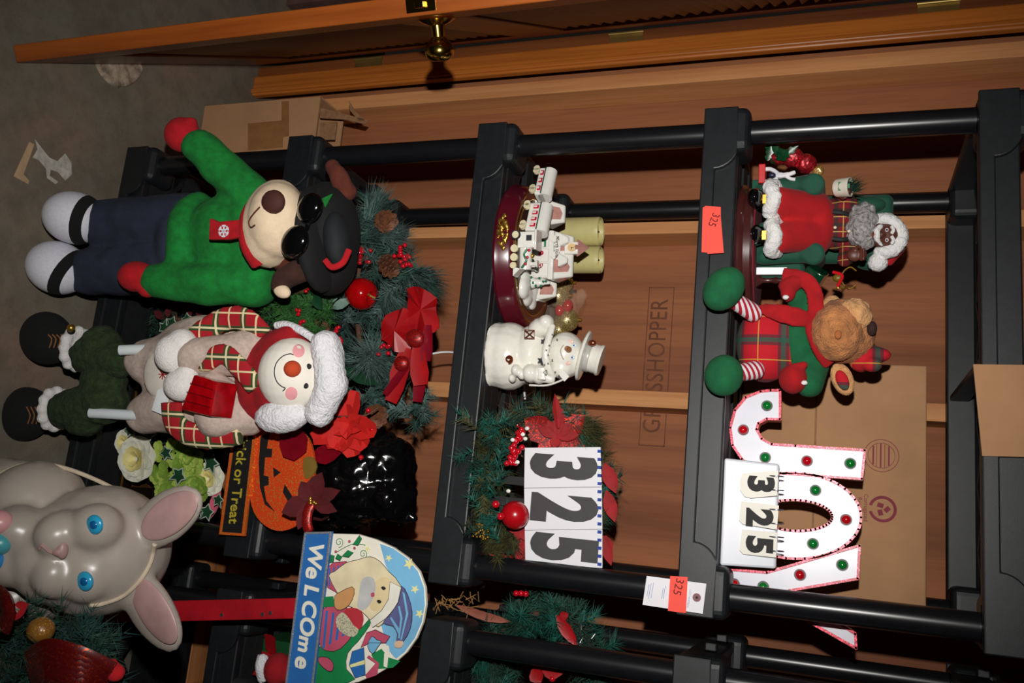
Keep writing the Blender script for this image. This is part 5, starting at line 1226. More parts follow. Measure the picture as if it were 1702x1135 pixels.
t.C(b, (430, 340), 36, (330, 240), 26, -.01, -.05); t.C(b, (425, 468), 38, (350, 472), 32, -.02, -.055); t.C(b, (350, 472), 32, (258, 466), 27, -.055, -.065)
b.blob('sweater', GRN, t, .006, 5, wob=.006, wscale=20)
b = B(); t.E(b, 303, 224, 28, 27, .034, dy=-.055); t.E(b, 318, 203, 9, 8, .014, dy=-.055); b.blob('paw_mitten', REDP, t, .005, 3)
b = B(); t.E(b, 228, 460, 30, 24, .036, dy=-.075); t.E(b, 245, 480, 14, 14, .02, dy=-.075); b.blob('paw_mitten', REDP, t, .005, 3)
# head: brown skull, cream muzzle
b = B(); t.E(b, 495, 392, 44, 66, .075, dy=-.03); hd = b.blob('head', BRN, t, .005, 4)
b = B(); t.E(b, 455, 372, 44, 64, .062, dy=-.085, ang=12); t.E(b, 462, 366, 40, 54, .06, dy=-.10); mz = b.blob('muzzle', CREAM, hd, .005, 4)
b = B(); t.SE(b, mz, 454, 336, 18, 17, .014); b.build('nose', M('nose_brown', (70, 30, 22), rough=.8), mz)
b = B(); t.spath(b, mz, [(432, 344), (421, 356), (414, 368), (417, 378), (424, 374)], .0018); b.build('mouth_stitch', M('brown_thread', (84, 40, 26), rough=.9), mz)
LENS = M('black_lens', (8, 8, 10), rough=.08, var=0, coat=1.0)
gl = B(); t.E(gl, 490, 402, 20, 24, .014, dy=-.135, ang=35); g1 = gl.build('sunglasses_lens', LENS, t)
gl = B(); t.E(gl, 515, 346, 18, 22, .014, dy=-.125, ang=35); gl.build('sunglasses_lens', LENS, t)
b = B(); t.path(b, [(508, 382, -.135), (512, 372, -.137), (516, 362, -.133)], .004, seg=7); t.path(b, [(492, 424, -.122), (500, 446, -.09), (512, 462, -.03)], .003, seg=7); b.build('sunglasses_frame', LENS, t)
CAPB = M('black_cap_cloth', (8, 8, 10), rough=.85, var=.15, vscale=40)
b = B(); t.E(b, 545, 398, 40, 84, .085, dy=-.01, ang=-4); t.E(b, 558, 380, 28, 60, .07, dy=-.02); cp = b.blob('cap', CAPB, t, .005, 4, wob=.005, wscale=20)
b = B(); t.E(b, 528, 398, 20, 78, .07, dy=-.055, ang=-8); b.blob('cap_brim', CAPB, cp, .005, 3)
b = B(); t.E(b, 560, 398, 18, 40, .03, dy=-.075, ang=-8); b.blob('cap_patch', M('charcoal_cloth', (18, 22, 26), rough=.8, var=.1), cp, .004, 3)
b = B(); t.path(b, [(540, 432, -.098), (552, 444, -.096), (570, 436, -.09), (580, 415, -.08)], .006, flat=.6); b.build('red_cap_trim', REDP, cp)
b = B(); t.C(b, (552, 276), 11, (578, 320), 14, -.02, -.02); t.E(b, 566, 300, 15, 28, .012, dy=-.03, ang=-30); b.blob('ear', BRN, t, .004, 3)
b = B(); t.C(b, (470, 464), 15, (510, 444), 19, -.10, -.08); t.C(b, (470, 464), 15, (466, 476), 14, -.10, -.10); b.blob('ear', DBR, t, .004, 3)
b = B(); t.E(b, 469, 484, 14, 10, .012, dy=-.108, ang=20); b.blob('ear_tip', CREAM, t, .004, 2)
t.poly('green_tab', [(535, 330), (552, 322), (540, 344)], GRN, dy=-.085, th=.003)
b = B(); t.path(b, [(440, 318, -.07), (418, 345, -.115), (408, 375, -.125), (412, 410, -.12), (430, 442, -.10)], .016, flat=.8); b.blob('scarf', REDP, t, .004, 2)
t.poly('scarf_tail', [(348, 362), (362, 368), (405, 364), (408, 392), (378, 398), (346, 398)], REDP, dy=-.135, th=.012, bevel=.003)
c = t.P(372, 384, -.136)
for i in range(3): B().box((c.x, -.1362, c.z), (.024, .0012, .003), rotm(0, PI / 3 * i, 0)).build('snowflake', SOCK, t, smooth=False)
for i in range(6):
    a = PI / 3 * i; B().box((c.x + .010 * math.cos(a), -.1364, c.z + .010 * math.sin(a)), (.003, .0012, .009), rotm(0, -a, 0)).build('snowflake_tip', SOCK, t, smooth=False)

# ---- cloth snowman doll with dangling legs
t = Thing('snowman_doll', 'tall cloth snowman doll in red hat holding a red gift, green knit leggings', 'doll', (0.575, -0.110, 0), 8)
LIN = M('oatmeal_linen', (196, 176, 164), rough=.95, var=.12, vscale=120, bmp=.4, bscale=500); WFL = M('white_fleece', (230, 226, 222), rough=1.0, var=.04, vscale=120, bmp=.6, bscale=260, dist=.004); FACE = M('face_cloth', (236, 230, 218), rough=.9, var=.03)
KNIT = M('olive_knit', (38, 56, 26), rough=1.0, var=.3, vscale=90, bmp=1.0, bscale=160, dist=.005); TUBE = M('white_pvc', (206, 214, 216), rough=.4, var=.02)
SPL = plaid('tartan_scarf', (160, 12, 26), [(0, .22, .11, (40, 70, 30), .95), (1, .22, .11, (40, 70, 30), .95), (0, .22, .035, (226, 210, 170), .95), (1, .22, .035, (226, 210, 170), .95), (0, .68, .03, (226, 206, 160), .9), (1, .68, .03, (226, 206, 160), .9)], 18)
REDH = M('red_fleece', (150, 6, 20), rough=.95, var=.1, vscale=50, bmp=.3, bscale=300)
for (x, y, an, cx, cy) in ((78, 562, -32, 128, 580), (42, 688, 14, 92, 680)):
    b = B(); t.E(b, x, y, 42, 46, .052, dy=.012, ang=an); t.E(b, x + 22, y + 8 if y < 600 else y - 4, 28, 34, .045, dy=.02); bt = b.blob('boot', BLKF, t, .005, 4, floor=.0004)
    b = B(); q = t.P(cx, cy, .0)
    for i in range(12): a = 2 * PI * i / 12; b.ell(q + Vector((.038 * math.cos(a), .034 * math.sin(a), .002 * math.sin(3 * a))), .013, None, 10, 7)
    b.ell(q, (.038, .034, .012)); b.blob('fleece_cuff', WFL, bt, .004, 2)
    lb = B()
    for i in range(5): t.spath(lb, bt, [(x + 2 + 7 * i, y - 12 + (6 if y < 600 else 0)), (x + 8 + 7 * i, y + 2), (x + 4 + 7 * i, y + 16)], .0014, off=.001, seg=5)
    lb.build('boot_lace', M('tan_lace', (140, 88, 40), rough=.8), bt)
b = B(); t.E(b, 118, 545, 6, 6, dy=-.08); b.build('jingle_bell', GOLD, t)
b = B()
t.C(b, (150, 590), 32, (200, 600), 28, -.02); t.E(b, 168, 580, 34, 38, .045, dy=-.015); b.blob('knit_legging', KNIT, t, .005, 3, wob=.004, wscale=60)
b = B()
t.C(b, (110, 680), 30, (178, 668), 36, -.02); t.E(b, 172, 640, 36, 42, .045, dy=-.015); t.E(b, 140, 690, 36, 34, .04, dy=-.02); b.blob('knit_legging', KNIT, t, .005, 3, wob=.004, wscale=60)
for (x0, y0, x1, y1) in ((199, 582, 300, 578), (150, 686, 290, 694)):
    a = t.P(x0, y0, -.060); c = t.P(x1, y1, -.01); B().cyl(a, c, .0105, seg=18).build('tube_leg', TUBE, t)
b = B(); t.E(b, 335, 625, 110, 95, .055, dy=.0); t.C(b, (245, 600), 36, (330, 600), 60, 0); t.C(b, (240, 690), 30, (330, 660), 60, 0); t.E(b, 400, 640, 55, 70, .052); b.blob('linen_robe', LIN, t, .006, 5, wob=.005, wscale=24)
b = B(); t.E(b, 268, 620, 32, 38, .012, dy=-.058); ap_ = b.build('apron_patch', M('pale_linen', (212, 202, 190), rough=.95, var=.06), t)
c = t.P(270, 622, -.072)
for i in range(4): B().box((c.x, -.0715, c.z), (.020, .0012, .0014), rotm(0, PI / 4 * i, 0)).build('red_stitch', REDH, ap_, smooth=False)
t.poly('white_hanky', [(262, 648), (282, 640), (290, 668), (272, 690), (252, 682)], M('white_cotton', (220, 224, 226), rough=.9), dy=-.075, th=.004)
# sleeves and scarf
b = B(); t.C(b, (435, 570), 28, (390, 590), 32, -.02, -.06); t.C(b, (390, 590), 32, (320, 592), 26, -.06, -.085); b.blob('sleeve', LIN, t, .005, 3, wob=.003, wscale=30)
b = B(); t.C(b, (415, 690), 30, (360, 690), 34, -.02, -.06); t.C(b, (375, 660), 26, (350, 640), 24, -.06, -.08); b.blob('sleeve', LIN, t, .005, 3, wob=.003, wscale=30)
b = B(); t.path(b, [(438, 560, -.045), (410, 532, -.055), (375, 530, -.06), (340, 550, -.07), (310, 572, -.075)], .024, flat=.45); b.blob('tartan_scarf', SPL, t, .004, 2)
b = B(); t.path(b, [(425, 645, -.085), (400, 612, -.095), (370, 588, -.10), (345, 600, -.10), (330, 598, -.098)], .021, flat=.4); b.blob('tartan_scarf', SPL, t, .004, 2)
b = B(); t.path(b, [(285, 668, -.075), (290, 700, -.07), (312, 720, -.065), (350, 726, -.06), (400, 718, -.05)], .026, flat=.45); b.blob('tartan_scarf', SPL, t, .004, 2)
# hands and gift
b = B(); t.E(b, 285, 588, 25, 28, .03, dy=-.098); t.E(b, 302, 575, 24, 26, .028, dy=-.09); b.blob('mitten_hand', WFL, t, .004, 3)
b = B(); t.E(b, 302, 640, 28, 24, .028, dy=-.095); t.E(b, 312, 620, 16, 14, .02, dy=-.095); b.blob('mitten_hand', WFL, t, .004, 3)
g = [t.P(x, y, -.125) for x, y in ((322, 622), (358, 634), (348, 692), (300, 680))]; g2 = [v + Vector((.004, .05, .012)) for v in g]
gf = B().loft(g, g2).build('gift_box', M('red_foil', (160, 4, 14), rough=.2, var=.25, vscale=50, coat=.5), t, smooth=False, bevel=.003)
for i in (1, 2, 3):
    a = g[0].lerp(g[3], i / 4); c = g[1].lerp(g[2], i / 4); B().tube([a + Vector((0, -.0008, 0)), c + Vector((0, -.0008, 0))], .0008, 5).build('foil_line', M('dark_foil_line', (90, 2, 8), rough=.4), gf)
# head and trapper hat
b = B(); t.E(b, 480, 625, 62, 74, .07, dy=-.02); t.E(b, 440, 628, 40, 68, .06, dy=-.02); b.blob('hat_hood', REDH, t, .005, 4)
b = B(); t.E(b, 486, 622, 48, 52, .06, dy=-.055); fc = b.blob('face', FACE, t, .004, 3)
b = B(); t.SE(b, fc, 486, 613, 11.5, 11.5, .016); b.build('nose', M('orange_felt', (196, 70, 30), rough=.9), fc)
for x, y in ((513, 609), (508, 641)):
    b = B(); t.SE(b, fc, x, y, 4.4, 4, .003); b.build('eye', INK, fc)
PINK = M('pink_blush', (236, 160, 164), rough=.95, var=.05)
for x, y in ((496, 583), (484, 654)):
    
    b = B(); n0 = len(b.v); q = [t.S(fc, x, y, .0014)] + [t.S(fc, x + 10 * math.cos(a), y + 11 * math.sin(a), .0006) for a in [2 * PI * i / 20 for i in range(20)]]
    b.add(q + [v + Vector((0, .003, 0)) for v in q], [(0, 1 + i, 1 + (i + 1) % 20) for i in range(20)] + [(21, 22 + (i + 1) % 20, 22 + i) for i in range(20)] + [(1 + i, 22 + i, 22 + (i + 1) % 20, 1 + (i + 1) % 20) for i in range(20)]); b.build('cheek', PINK, fc)
b = B(); t.spath(b, fc, [(488, 590), (482, 588), (470, 592), (459, 604), (456, 620), (460, 634), (468, 642), (474, 645), (470, 650)], .0010); b.build('smile', INK, fc)
FLC = M('fleece_trim', (232, 232, 236), rough=1.0, var=.05, vscale=120, bmp=.9, bscale=220, dist=.005)
b = B(); t.C(b, (540, 570), 20, (552, 640), 22, -.07); t.C(b, (552, 640), 22, (530, 688), 20, -.07, -.06); t.E(b, 548, 622, 20, 60, .03, dy=-.06); b.blob('hat_brim_fleece', FLC, t, .004, 3, wob=.002, wscale=120)
b = B(); t.E(b, 468, 692, 42, 24, .03, dy=-.065, ang=-6); b.blob('ear_flap_fleece', FLC, t, .004, 3, wob=.002, wscale=120)
b = B(); t.path(b, [(458, 541, -.05), (478, 540, -.055), (505, 552, -.06), (528, 568, -.062)], .008, flat=1); b.blob('ear_flap_edge', FLC, t, .003, 2)
b = B(); t.E(b, 475, 558, 30, 14, .02, dy=-.05, ang=-24); b.blob('ear_flap', REDH, t, .004, 2)

# ---- blow-moulded rabbit
t = Thing('plastic_rabbit', 'big grey white blow moulded plastic rabbit with pink ears and blue eyes', 'rabbit figure', (0.885, -0.345, 0), 12)
RAB = M('aged_white_plastic', (164, 154, 144), rough=.32, var=.06, vscale=10, spec=.5); RPK = M('pink_paint', (178, 142, 138), rough=.45, var=.12, vscale=18); RBL = M('blue_paint', (40, 150, 190), rough=.25, var=.05); RDB = M('deep_blue_paint', (14, 84, 140), rough=.2)
b = B(); t.E(b, 165, 914, 102, 96, .115); t.E(b, 105, 918, 50, 74, .09, dy=-.05); t.E(b, 104, 888, 32, 34, .045, dy=-.092); t.E(b, 98, 952, 32, 36, .045, dy=-.092); t.E(b, 72, 916, 18, 34, .035, dy=-.085)
t.E(b, 160, 876, 36, 34, .04, dy=-.070); t.E(b, 145, 962, 36, 34, .04, dy=-.070)
t.E(b, 0, 905, 120, 140, .13, dy=.03); t.E(b, 60, 830, 62, 58, .085, dy=-.02); t.E(b, 40, 985, 62, 55, .085, dy=-.02); t.E(b, 30, 880, 40, 34, .045, dy=-.105); t.E(b, 25, 935, 40, 34, .045, dy=-.105)
z0_ = t.P(-40, 910, .03)
b.ell((z0_.x, .03, .16), (.145, .13, .16)); b.ell((z0_.x - .09, -.07, .05), (.06, .09, .05)); b.ell((z0_.x + .09, -.07, .05), (.06, .09, .05))
EARS = ((276, 860, 72, 37, -33), (250, 1010, 74, 38, 46))
for x, y, rl, rw, an in EARS: t.E(b, x, y, rl, rw, .020, dy=-.004, ang=an)
rb = b.blob('rabbit_body', RAB, t, .0055, 8, floor=.0004)
for x, y, rl, rw, an in ((281, 857, 56, 26, -33), (255, 1014, 56, 27, 46)):
    b = B(); t.E(b, x, y, rl, rw, .006, dy=-.021, ang=an, seg=28, rings=16); b.build('inner_ear', RPK, t)
for x, y in ((157, 872), (141, 966)):
    b = B(); t.SE(b, rb, x, y, 14, 13.5, .007, seg=22, rings=12); e1 = b.build('eye', RBL, t)
    b = B(); t.SE(b, rb, x, y, 7.5, 7, .006, off=.004, seg=16, rings=10); b.build('iris', RDB, e1)
b = B(); t.SE(b, rb, 104, 914, 7, 13, .009); t.SE(b, rb, 96, 917, 9, 6, .008); b.blob('nose', RPK, t, .0025, 2)
b = B(); t.spath(b, rb, [(92, 918), (82, 916), (70, 906), (66, 912)], .0028); b.build('mouth_line', RPK, t)
for i, (x, y, c_) in enumerate(((-2, 902, (70, 150, 160)), (-14, 880, (206, 176, 110)), (-10, 932, (50, 120, 180)), (-2, 868, (206, 150, 150)), (-24, 905, (110, 160, 110)))):
    b = B(); t.E(b, x, y, 20, 17, .02, dy=-.14); b.build('painted_egg', M('egg_%d' % i, c_, rough=.35, var=.05), t)
b = B(); t.path(b, [(-10, 792, -.03), (40, 772, -.02), (100, 776, .0), (165, 800, .02), (232, 836, .03)], .0036, seg=8); b.build('elastic_cord', M('tan_elastic', (196, 180, 156), rough=.8), t)
b = B(); t.spath(b, rb, [(257, 905), (250, 935), (232, 965), (205, 990), (172, 1003), (150, 1006)], .0036, off=.002, seg=8); b.build('elastic_cord', M('tan_elastic'), t)

# ---- welcome sign on a red stake
t = Thing('welcome_sign', 'arched wooden welcome sign painted with bearded santa on a red stake', 'sign', (1.03, -0.105, 0), 3)
SKY = M('sign_sky_blue', (120, 182, 220), rough=.5, var=.12, vscale=12); SNOW = M('sign_cream', (236, 230, 214), rough=.5, var=.04); SBLUE = M('sign_royal_blue', (40, 106, 176), rough=.5, var=.06); SGR = M('sign_green', (20, 130, 70), rough=.5, var=.1); SPK = M('sign_pink', (190, 78, 104), rough=.5, var=.1); SPUR = M('sign_slate_purple', (92, 94, 140), rough=.5, var=.1); SKN = M('sign_tan', (206, 150, 96), rough=.5, var=.06); SBK2 = M('sign_line_black', (34, 30, 36), rough=.6, var=0)
def z7(x, y): return (440 + x / 4.128, 860 + y / 4.128)
board = [(440, 110), (640, 115), (760, 150), (880, 205), (980, 275), (1060, 370), (1100, 480), (1106, 600), (1085, 720), (1040, 830), (970, 930), (880, 1010), (770, 1075), (640, 1130), (500, 1160), (330, 1150)]
bo_ = t.poly('arched_board', [z7(*p_) for p_ in board], SNOW, dy=-.006, th=.009, bevel=.0015)
lay = [0]
def paint(nm, pts, mat, sm=0, par=None, d=None):
    ol = nm in ('painted_beard', 'painted_hat', 'painted_coat', 'painted_sack', 'painted_mitten', 'painted_hat_cuff', 'painted_gift', 'painted_bow', 'painted_holly', 'painted_stocking')
    lay[0] += 1; dy = -.0064 - .00018 * lay[0] if d is None else d
    o = t.poly(nm, [z7(*p_) for p_ in pts], mat, dy=dy, th=.0006, sm=sm, parent=par or bo_)
    if ol:
        q = [t.P(*z7(*p_), dy) for p_ in pts]; q = smoothpts(q, sm) if sm else q
        B().tube(q, .00055, 5, True).build('painted_outline', SBK2, o)
    return o
paint('painted_sky', [(790, 180), (880, 212), (978, 282), (1052, 372), (1092, 482), (1098, 600), (1076, 718), (1030, 826), (960, 922), (900, 970), (840, 900), (800, 740), (900, 600), (880, 420), (830, 330)], SKY)
def stars(x, y, r):
    pts = [(x + r * (1 if i % 2 == 0 else .42) * math.cos(PI * i / 5 + .2), y + r * (1 if i % 2 == 0 else .42) * math.sin(PI * i / 5 + .2)) for i in range(10)]
    paint('painted_star', pts, M('sign_pale_yellow', (232, 226, 160), rough=.5, var=.05))
for x, y, r in ((990, 318, 42), (1030, 492, 32), (1062, 660, 32), (850, 278, 26), (705, 215, 22)): stars(x, y, r)
paint('painted_snowbank', [(330, 1148), (500, 1156), (640, 1124), (760, 1072), (870, 1004), (850, 880), (740, 850), (520, 1000), (350, 1060)], SNOW)
paint('painted_tree', [(730, 940), (800, 900), (850, 960), (930, 985), (880, 1030), (780, 1040)], SGR)
paint('painted_snow_stripe', [(820, 930), (850, 935), (840, 1030), (815, 1020)], SNOW)
paint('painted_sack', [(335, 1130), (345, 980), (385, 880), (500, 850), (640, 780), (715, 700), (720, 740), (640, 850), (570, 930), (560, 1040), (620, 1110), (500, 1145)], SGR, 2)
paint('painted_coat', [(430, 345), (470, 310), (560, 300), (600, 400), (500, 520), (430, 480)], SPK)
for i in range(4): x0 = 442 + 28 * i; paint('painted_stripe', [(x0, 350 - 8 * i), (x0 + 10, 344 - 8 * i), (x0 + 4, 470), (x0 - 6, 470)], SBLUE)
paint('painted_coat', [(385, 640), (500, 610), (640, 660), (620, 780), (520, 900), (430, 915), (375, 860)], SPK, 2)
for i in range(5): x0 = 395 + 44 * i; paint('painted_stripe', [(x0, 900 - 28 * i), (x0 + 16, 896 - 28 * i), (x0 + 40, 640 + 12 * i), (x0 + 24, 640 + 12 * i)], SBLUE)
paint('painted_beard', [(440, 400), (480, 370), (560, 310), (640, 290), (720, 268), (790, 300), (850, 370), (935, 470), (900, 640), (780, 750), (720, 700), (660, 640), (560, 600), (500, 520)], M('sign_beard_cream', (228, 214, 176), rough=.5, var=.08, vscale=30), 2)
paint('painted_face', [(740, 470), (790, 415), (860, 420), (850, 560), (810, 640), (740, 640), (715, 590)], M('sign_skin', (226, 206, 160), rough=.5, var=.04), 2)
paint('painted_moustache', [(640, 560), (660, 440), (700, 405), (750, 420), (760, 500), (720, 600), (670, 640), (635, 610)], M('sign_grey_white', (196, 196, 194), rough=.5, var=.1), 2)
paint('painted_nose', [(728, 520), (750, 515), (752, 540), (732, 545)], SPK, 2)
for x, y in ((815, 486), (785, 578)): paint('painted_eye', [(x - 18, y - 6), (x, y - 14), (x + 16, y), (x, y + 14)], SBK2, 2)
paint('painted_hat_cuff', [(860, 440), (940, 480), (920, 580), (850, 680), (740, 755), (722, 705), (800, 640), (850, 560)], M('sign_glitter_white', (230, 228, 214), rough=.4, var=.05), 1)
paint('painted_hat', [(940, 470), (985, 540), (1012, 650), (1000, 760), (950, 850), (905, 846), (910, 800), (880, 745), (810, 725), (860, 660), (915, 580)], SPUR, 2)
for pts in ([(945, 510), (960, 520), (985, 660), (940, 840), (930, 838), (970, 660)], [(915, 610), (925, 606), (945, 690), (925, 830), (915, 826), (930, 690)], [(860, 690), (868, 682), (920, 760), (918, 800)]): paint('painted_stripe', pts, SKY)
paint('painted_pompom', [(895, 850), (950, 850), (940, 890), (895, 890)], M('sign_peach', (226, 190, 160), rough=.5), 2)
paint('painted_mitten', [(480, 540), (520, 510), (600, 475), (615, 520), (580, 600), (520, 635), (480, 615)], SKN, 2)
paint('painted_cuff', [(400, 545), (470, 540), (480, 610), (400, 615)], SGR)
paint('painted_ball', [(545, 640), (600, 618), (660, 640), (678, 700), (650, 770), (590, 740)], M('sign_red', (186, 50, 60), rough=.5), 2)
paint('glitter_fur', [(490, 690), (530, 650), (570, 680), (610, 740), (645, 770), (610, 820), (540, 800), (495, 750)], glitter('sign_glitter_fur', (206, 200, 170), (255, 250, 220), .7, 700, .4), 2)
paint('painted_gift', [(600, 920), (680, 890), (690, 1080), (620, 1100), (580, 1010)], SBLUE); paint('painted_gift_band', [(585, 1010), (690, 975), (690, 1005), (585, 1030)], M('sign_pale_yellow'))
paint('painted_gift', [(700, 790), (760, 770), (820, 800), (860, 815), (830, 860), (720, 860), (660, 890)], SPK); paint('painted_bow', [(705, 880), (735, 815), (770, 840), (800, 850), (775, 890), (740, 935)], SKY, 2)
paint('painted_cane', [(690, 1080), (760, 1000), (700, 960), (715, 945), (785, 1000), (770, 1080), (700, 1105)], SPK)
paint('painted_stocking', [(370, 960), (430, 960), (470, 1000), (465, 1050), (430, 1050), (375, 1000)], SPK, 2)
for pts in ([(605, 185), (650, 122), (665, 145), (640, 190)], [(530, 265), (570, 225), (608, 240), (575, 272)], [(445, 310), (455, 255), (478, 262), (470, 305)], [(485, 280), (500, 250), (530, 270), (515, 295)]): paint('painted_holly', pts, SGR)
b = B(); q = [t.P(*z7(x, y), -.0072) for x, y in ((490, 240), (560, 200), (620, 180), (690, 190))]; b.tube(smoothpts(q, 4, False), .0007, 5); b.build('painted_vine', SGR, bo_)
for ex, ey, rr in ((510, 170, 30), (675, 250, 28)):
    c = t.P(*z7(ex, ey), -.0072); B().tube([c + Vector((rr / 4.128 * t.k * (1 - i / 26) * math.cos(i * .45), 0, rr / 4.128 * t.k * (1 - i / 26) * math.sin(i * .45))) for i in range(22)], .0006, 5).build('painted_curl', SGR, bo_)
for x, y in ((580, 162), (615, 208), (487, 233)): paint('painted_berry', [(x + 9 * math.cos(a), y + 9 * math.sin(a)) for a in (0, 1.05, 2.1, 3.14, 4.2, 5.24)], SPK)
# blue banner with silver glitter edging and lettering
bn = t.poly('banner', [z7(*p_) for p_ in ((275, 100), (458, 95), (330, 1150), (140, 1150))], SBLUE, dy=-.015, th=.008, bevel=.001)
SIL = glitter('silver_glitter', (120, 124, 130), (240, 244, 250), .6, 800, .35)
for a, c in (((452, 98), (326, 1146)), ((278, 104), (146, 1146)), ((278, 108), (452, 104))):
    p_, q_ = t.P(*z7(*a), -.0158), t.P(*z7(*c), -.0158); B().tube([p_, q_], .0022, 6).build('glitter_edging', SIL, bn)
a, c = t.P(*z7(352, 200), -.0155), t.P(*z7(250, 1060), -.0155); L = (c - a).length; n_ = 7; ang = math.atan2(c.z - a.z, c.x - a.x)
LET = M('cream_letter', (236, 232, 216), rough=.5, var=.03)
for i, ch_ in enumerate('WELCOME'):
    p_ = a.lerp(c, (i + .45) / n_); ch2 = ch_ if ch_ in 'WLC' else {'E': 'e', 'O': 'O', 'M': 'm'}[ch_]
    text_obj('sign_letter', ch2, LET, bn, (p_.x, -.0158, p_.z), (.040 if ch2.isupper() else .044) if ch2 != 'm' else .036, rot=(PI / 2, -ang, 0), ext=.0005, offs=.0012, shear=.12)
sp_ = [t.P(x, y, .003) for x, y in ((495, 994), (495, 1028), (140, 1036), (140, 1002))]
dn = (sp_[3] - sp_[0]); kz_ = (sp_[3].z) / max(1e-6, -dn.z); lo_ = [sp_[3] + dn * kz_, sp_[2] + (sp_[2] - sp_[1]) * (sp_[2].z / max(1e-6, sp_[1].z - sp_[2].z))]
pl_ = [sp_[0] + (sp_[0] - sp_[3]) * .25, sp_[1] + (sp_[1] - sp_[2]) * .25, Vector((lo_[1].x, .003, 0)), Vector((lo_[0].x, .003, 0))]
stk = B().loft([Vector((v.x, .003, v.z)) for v in pl_], [Vector((v.x, .015, v.z)) for v in pl_]).build('stake', M('red_painted_wood', (168, 14, 30), rough=.5, var=.2, vscale=14, bmp=.2, bscale=200), t, smooth=False, bevel=.001)
for x, y in ((449, 1019), (436, 1021), (368, 1022)):
    c = t.P(x, y, .002); B().cyl((c.x, .003, c.z), (c.x, .0015, c.z), .0035, seg=12).build('screw', STEEL, stk)

# ---- carton on the floor with a decorated garland heaped in it
t = Thing('floor_carton', 'open brown carton on the floor beside the rabbit, full of garland', 'box', (1.235, -0.44, 0), 8)
for c_, s_ in (((0, -.15, .23), (.24, .005, .46)), ((0, .15, .23), (.24, .005, .46)), ((-.12, 0, .23), (.005, .30, .46)), ((.12, 0, .23), (.005, .30, .46)), ((0, 0, .004), (.24, .30, .006))):
    B().box(c_, s_).build('carton_side', CARD, t, smooth=False)
B().box((.0, .175, .49), (.20, .005, .09), rotm(math.radians(-30), 0, 0)).build('carton_flap', CARD, t, smooth=False)
t = Thing('boxed_garland', 'dark pine garland with striped red mesh ribbon and gold ball in carton', 'garland', (1.105, -0.455, 0.44), 12)
bd, bt = B(), B()
for i in range(110):
    p0 = t.P(rnd.uniform(0, 170), rnd.uniform(1042, 1150), rnd.uniform(-.05, .0)); d = rv(); d.z = abs(d.z) * .6; twig(rnd.choice((bd, bd, bt)), p0, p0 + d.normalized() * .05, 40, .03, .0010)
B().tube(smoothpts([Vector(v) for v in ((.16, .0, -.42), (.15, .05, -.2), (.13, .0, .0), (.08, -.01, .06), (.02, -.02, .09))], 4, False), .008, 8).build('garland_stem', NBR, t)
for i in range(60):
    p0 = Vector((rnd.uniform(.03, .22), rnd.uniform(-.08, .10), rnd.uniform(-.03, .07))); d = rv(); twig(rnd.choice((bd, bt)), p0, p0 + d.normalized() * .05, 40, .03, .0010)
bd.build('needles', NDK, t, kind='stuff'); bt.build('needles', M('deep_teal_needles', (14, 54, 52), rough=.8, var=.3), t, kind='stuff')
b = B(); t.E(b, 68, 1047, 20, 19, dy=-.07); gb = b.build('gold_ball', glitter('old_gold_glitter', (130, 84, 30), (240, 190, 90), .8, 600, .4), t)
MESH = glitter('red_mesh_ribbon', (84, 8, 8), (190, 60, 30), .88, 500, .4)
for i in range(6):
    b = B(); yy = 1082 + 10 * i; t.path(b, [(45 + 3 * i, yy + 14, -.07), (80, yy - 6, -.10), (130, yy + 4, -.10), (185 - 6 * i, yy + 30, -.07)], .012, flat=.35); b.build('mesh_ribbon', MESH, t)
b = B(); t.path(b, [(0, 990, -.07), (15, 1010, -.09), (8, 1040, -.08)], .016, flat=.4); b.build('mesh_ribbon', MESH, t)
petal('red_flower_petal', 25, 1005, 48, 1005, 12, REDP, -.08); petal('red_flower_petal', 25, 1030, 45, 1008, 10, REDP, -.08)
b = B(); t.E(b, 192, 1118, 14, 13, dy=-.06); t.E(b, 186, 1103, 8, 8, dy=-.06); b.blob('red_berry_cluster', REDP, t, .004, 1)

# ---- carton standing behind the left end of the shelving
t = Thing('torn_carton', 'torn open tan carton on the floor between door and shelving', 'box', (-0.215, 0.30, 0), 2)
k0 = t.P(400, 178); k1 = t.P(400, 262); top = t.P(528, 200).z
for c_, s_ in (((0.04, 0, top / 2), (.17, .005, top)), ((.04, .12, top / 2), (.17, .005, top)), ((-.045, .06, top / 2), (.005, .12, top)), ((.125, .06, top / 2), (.005, .12, top)), ((.04, .06, .004), (.17, .12, .006))):
    B().box(c_, s_).build('carton_side', CARD, t, smooth=False)
t.poly('packing_tape', [(412, 205), (470, 200), (470, 245), (412, 250)], M('brown_tape', (150, 104, 62), rough=.4), dy=-.0036, th=.0008)
t.poly('packing_tape', [(468, 168), (480, 168), (480, 226), (468, 228)], M('brown_tape'), dy=-.0042, th=.0008)
for pts in ([(530, 178), (575, 190), (612, 200), (606, 206), (570, 198), (532, 196)], [(580, 168), (590, 184), (606, 200), (598, 202), (582, 184)], [(532, 204), (560, 202), (556, 232), (532, 232)]): t.poly('torn_flap', pts, CARDE, dy=.06, th=.004)
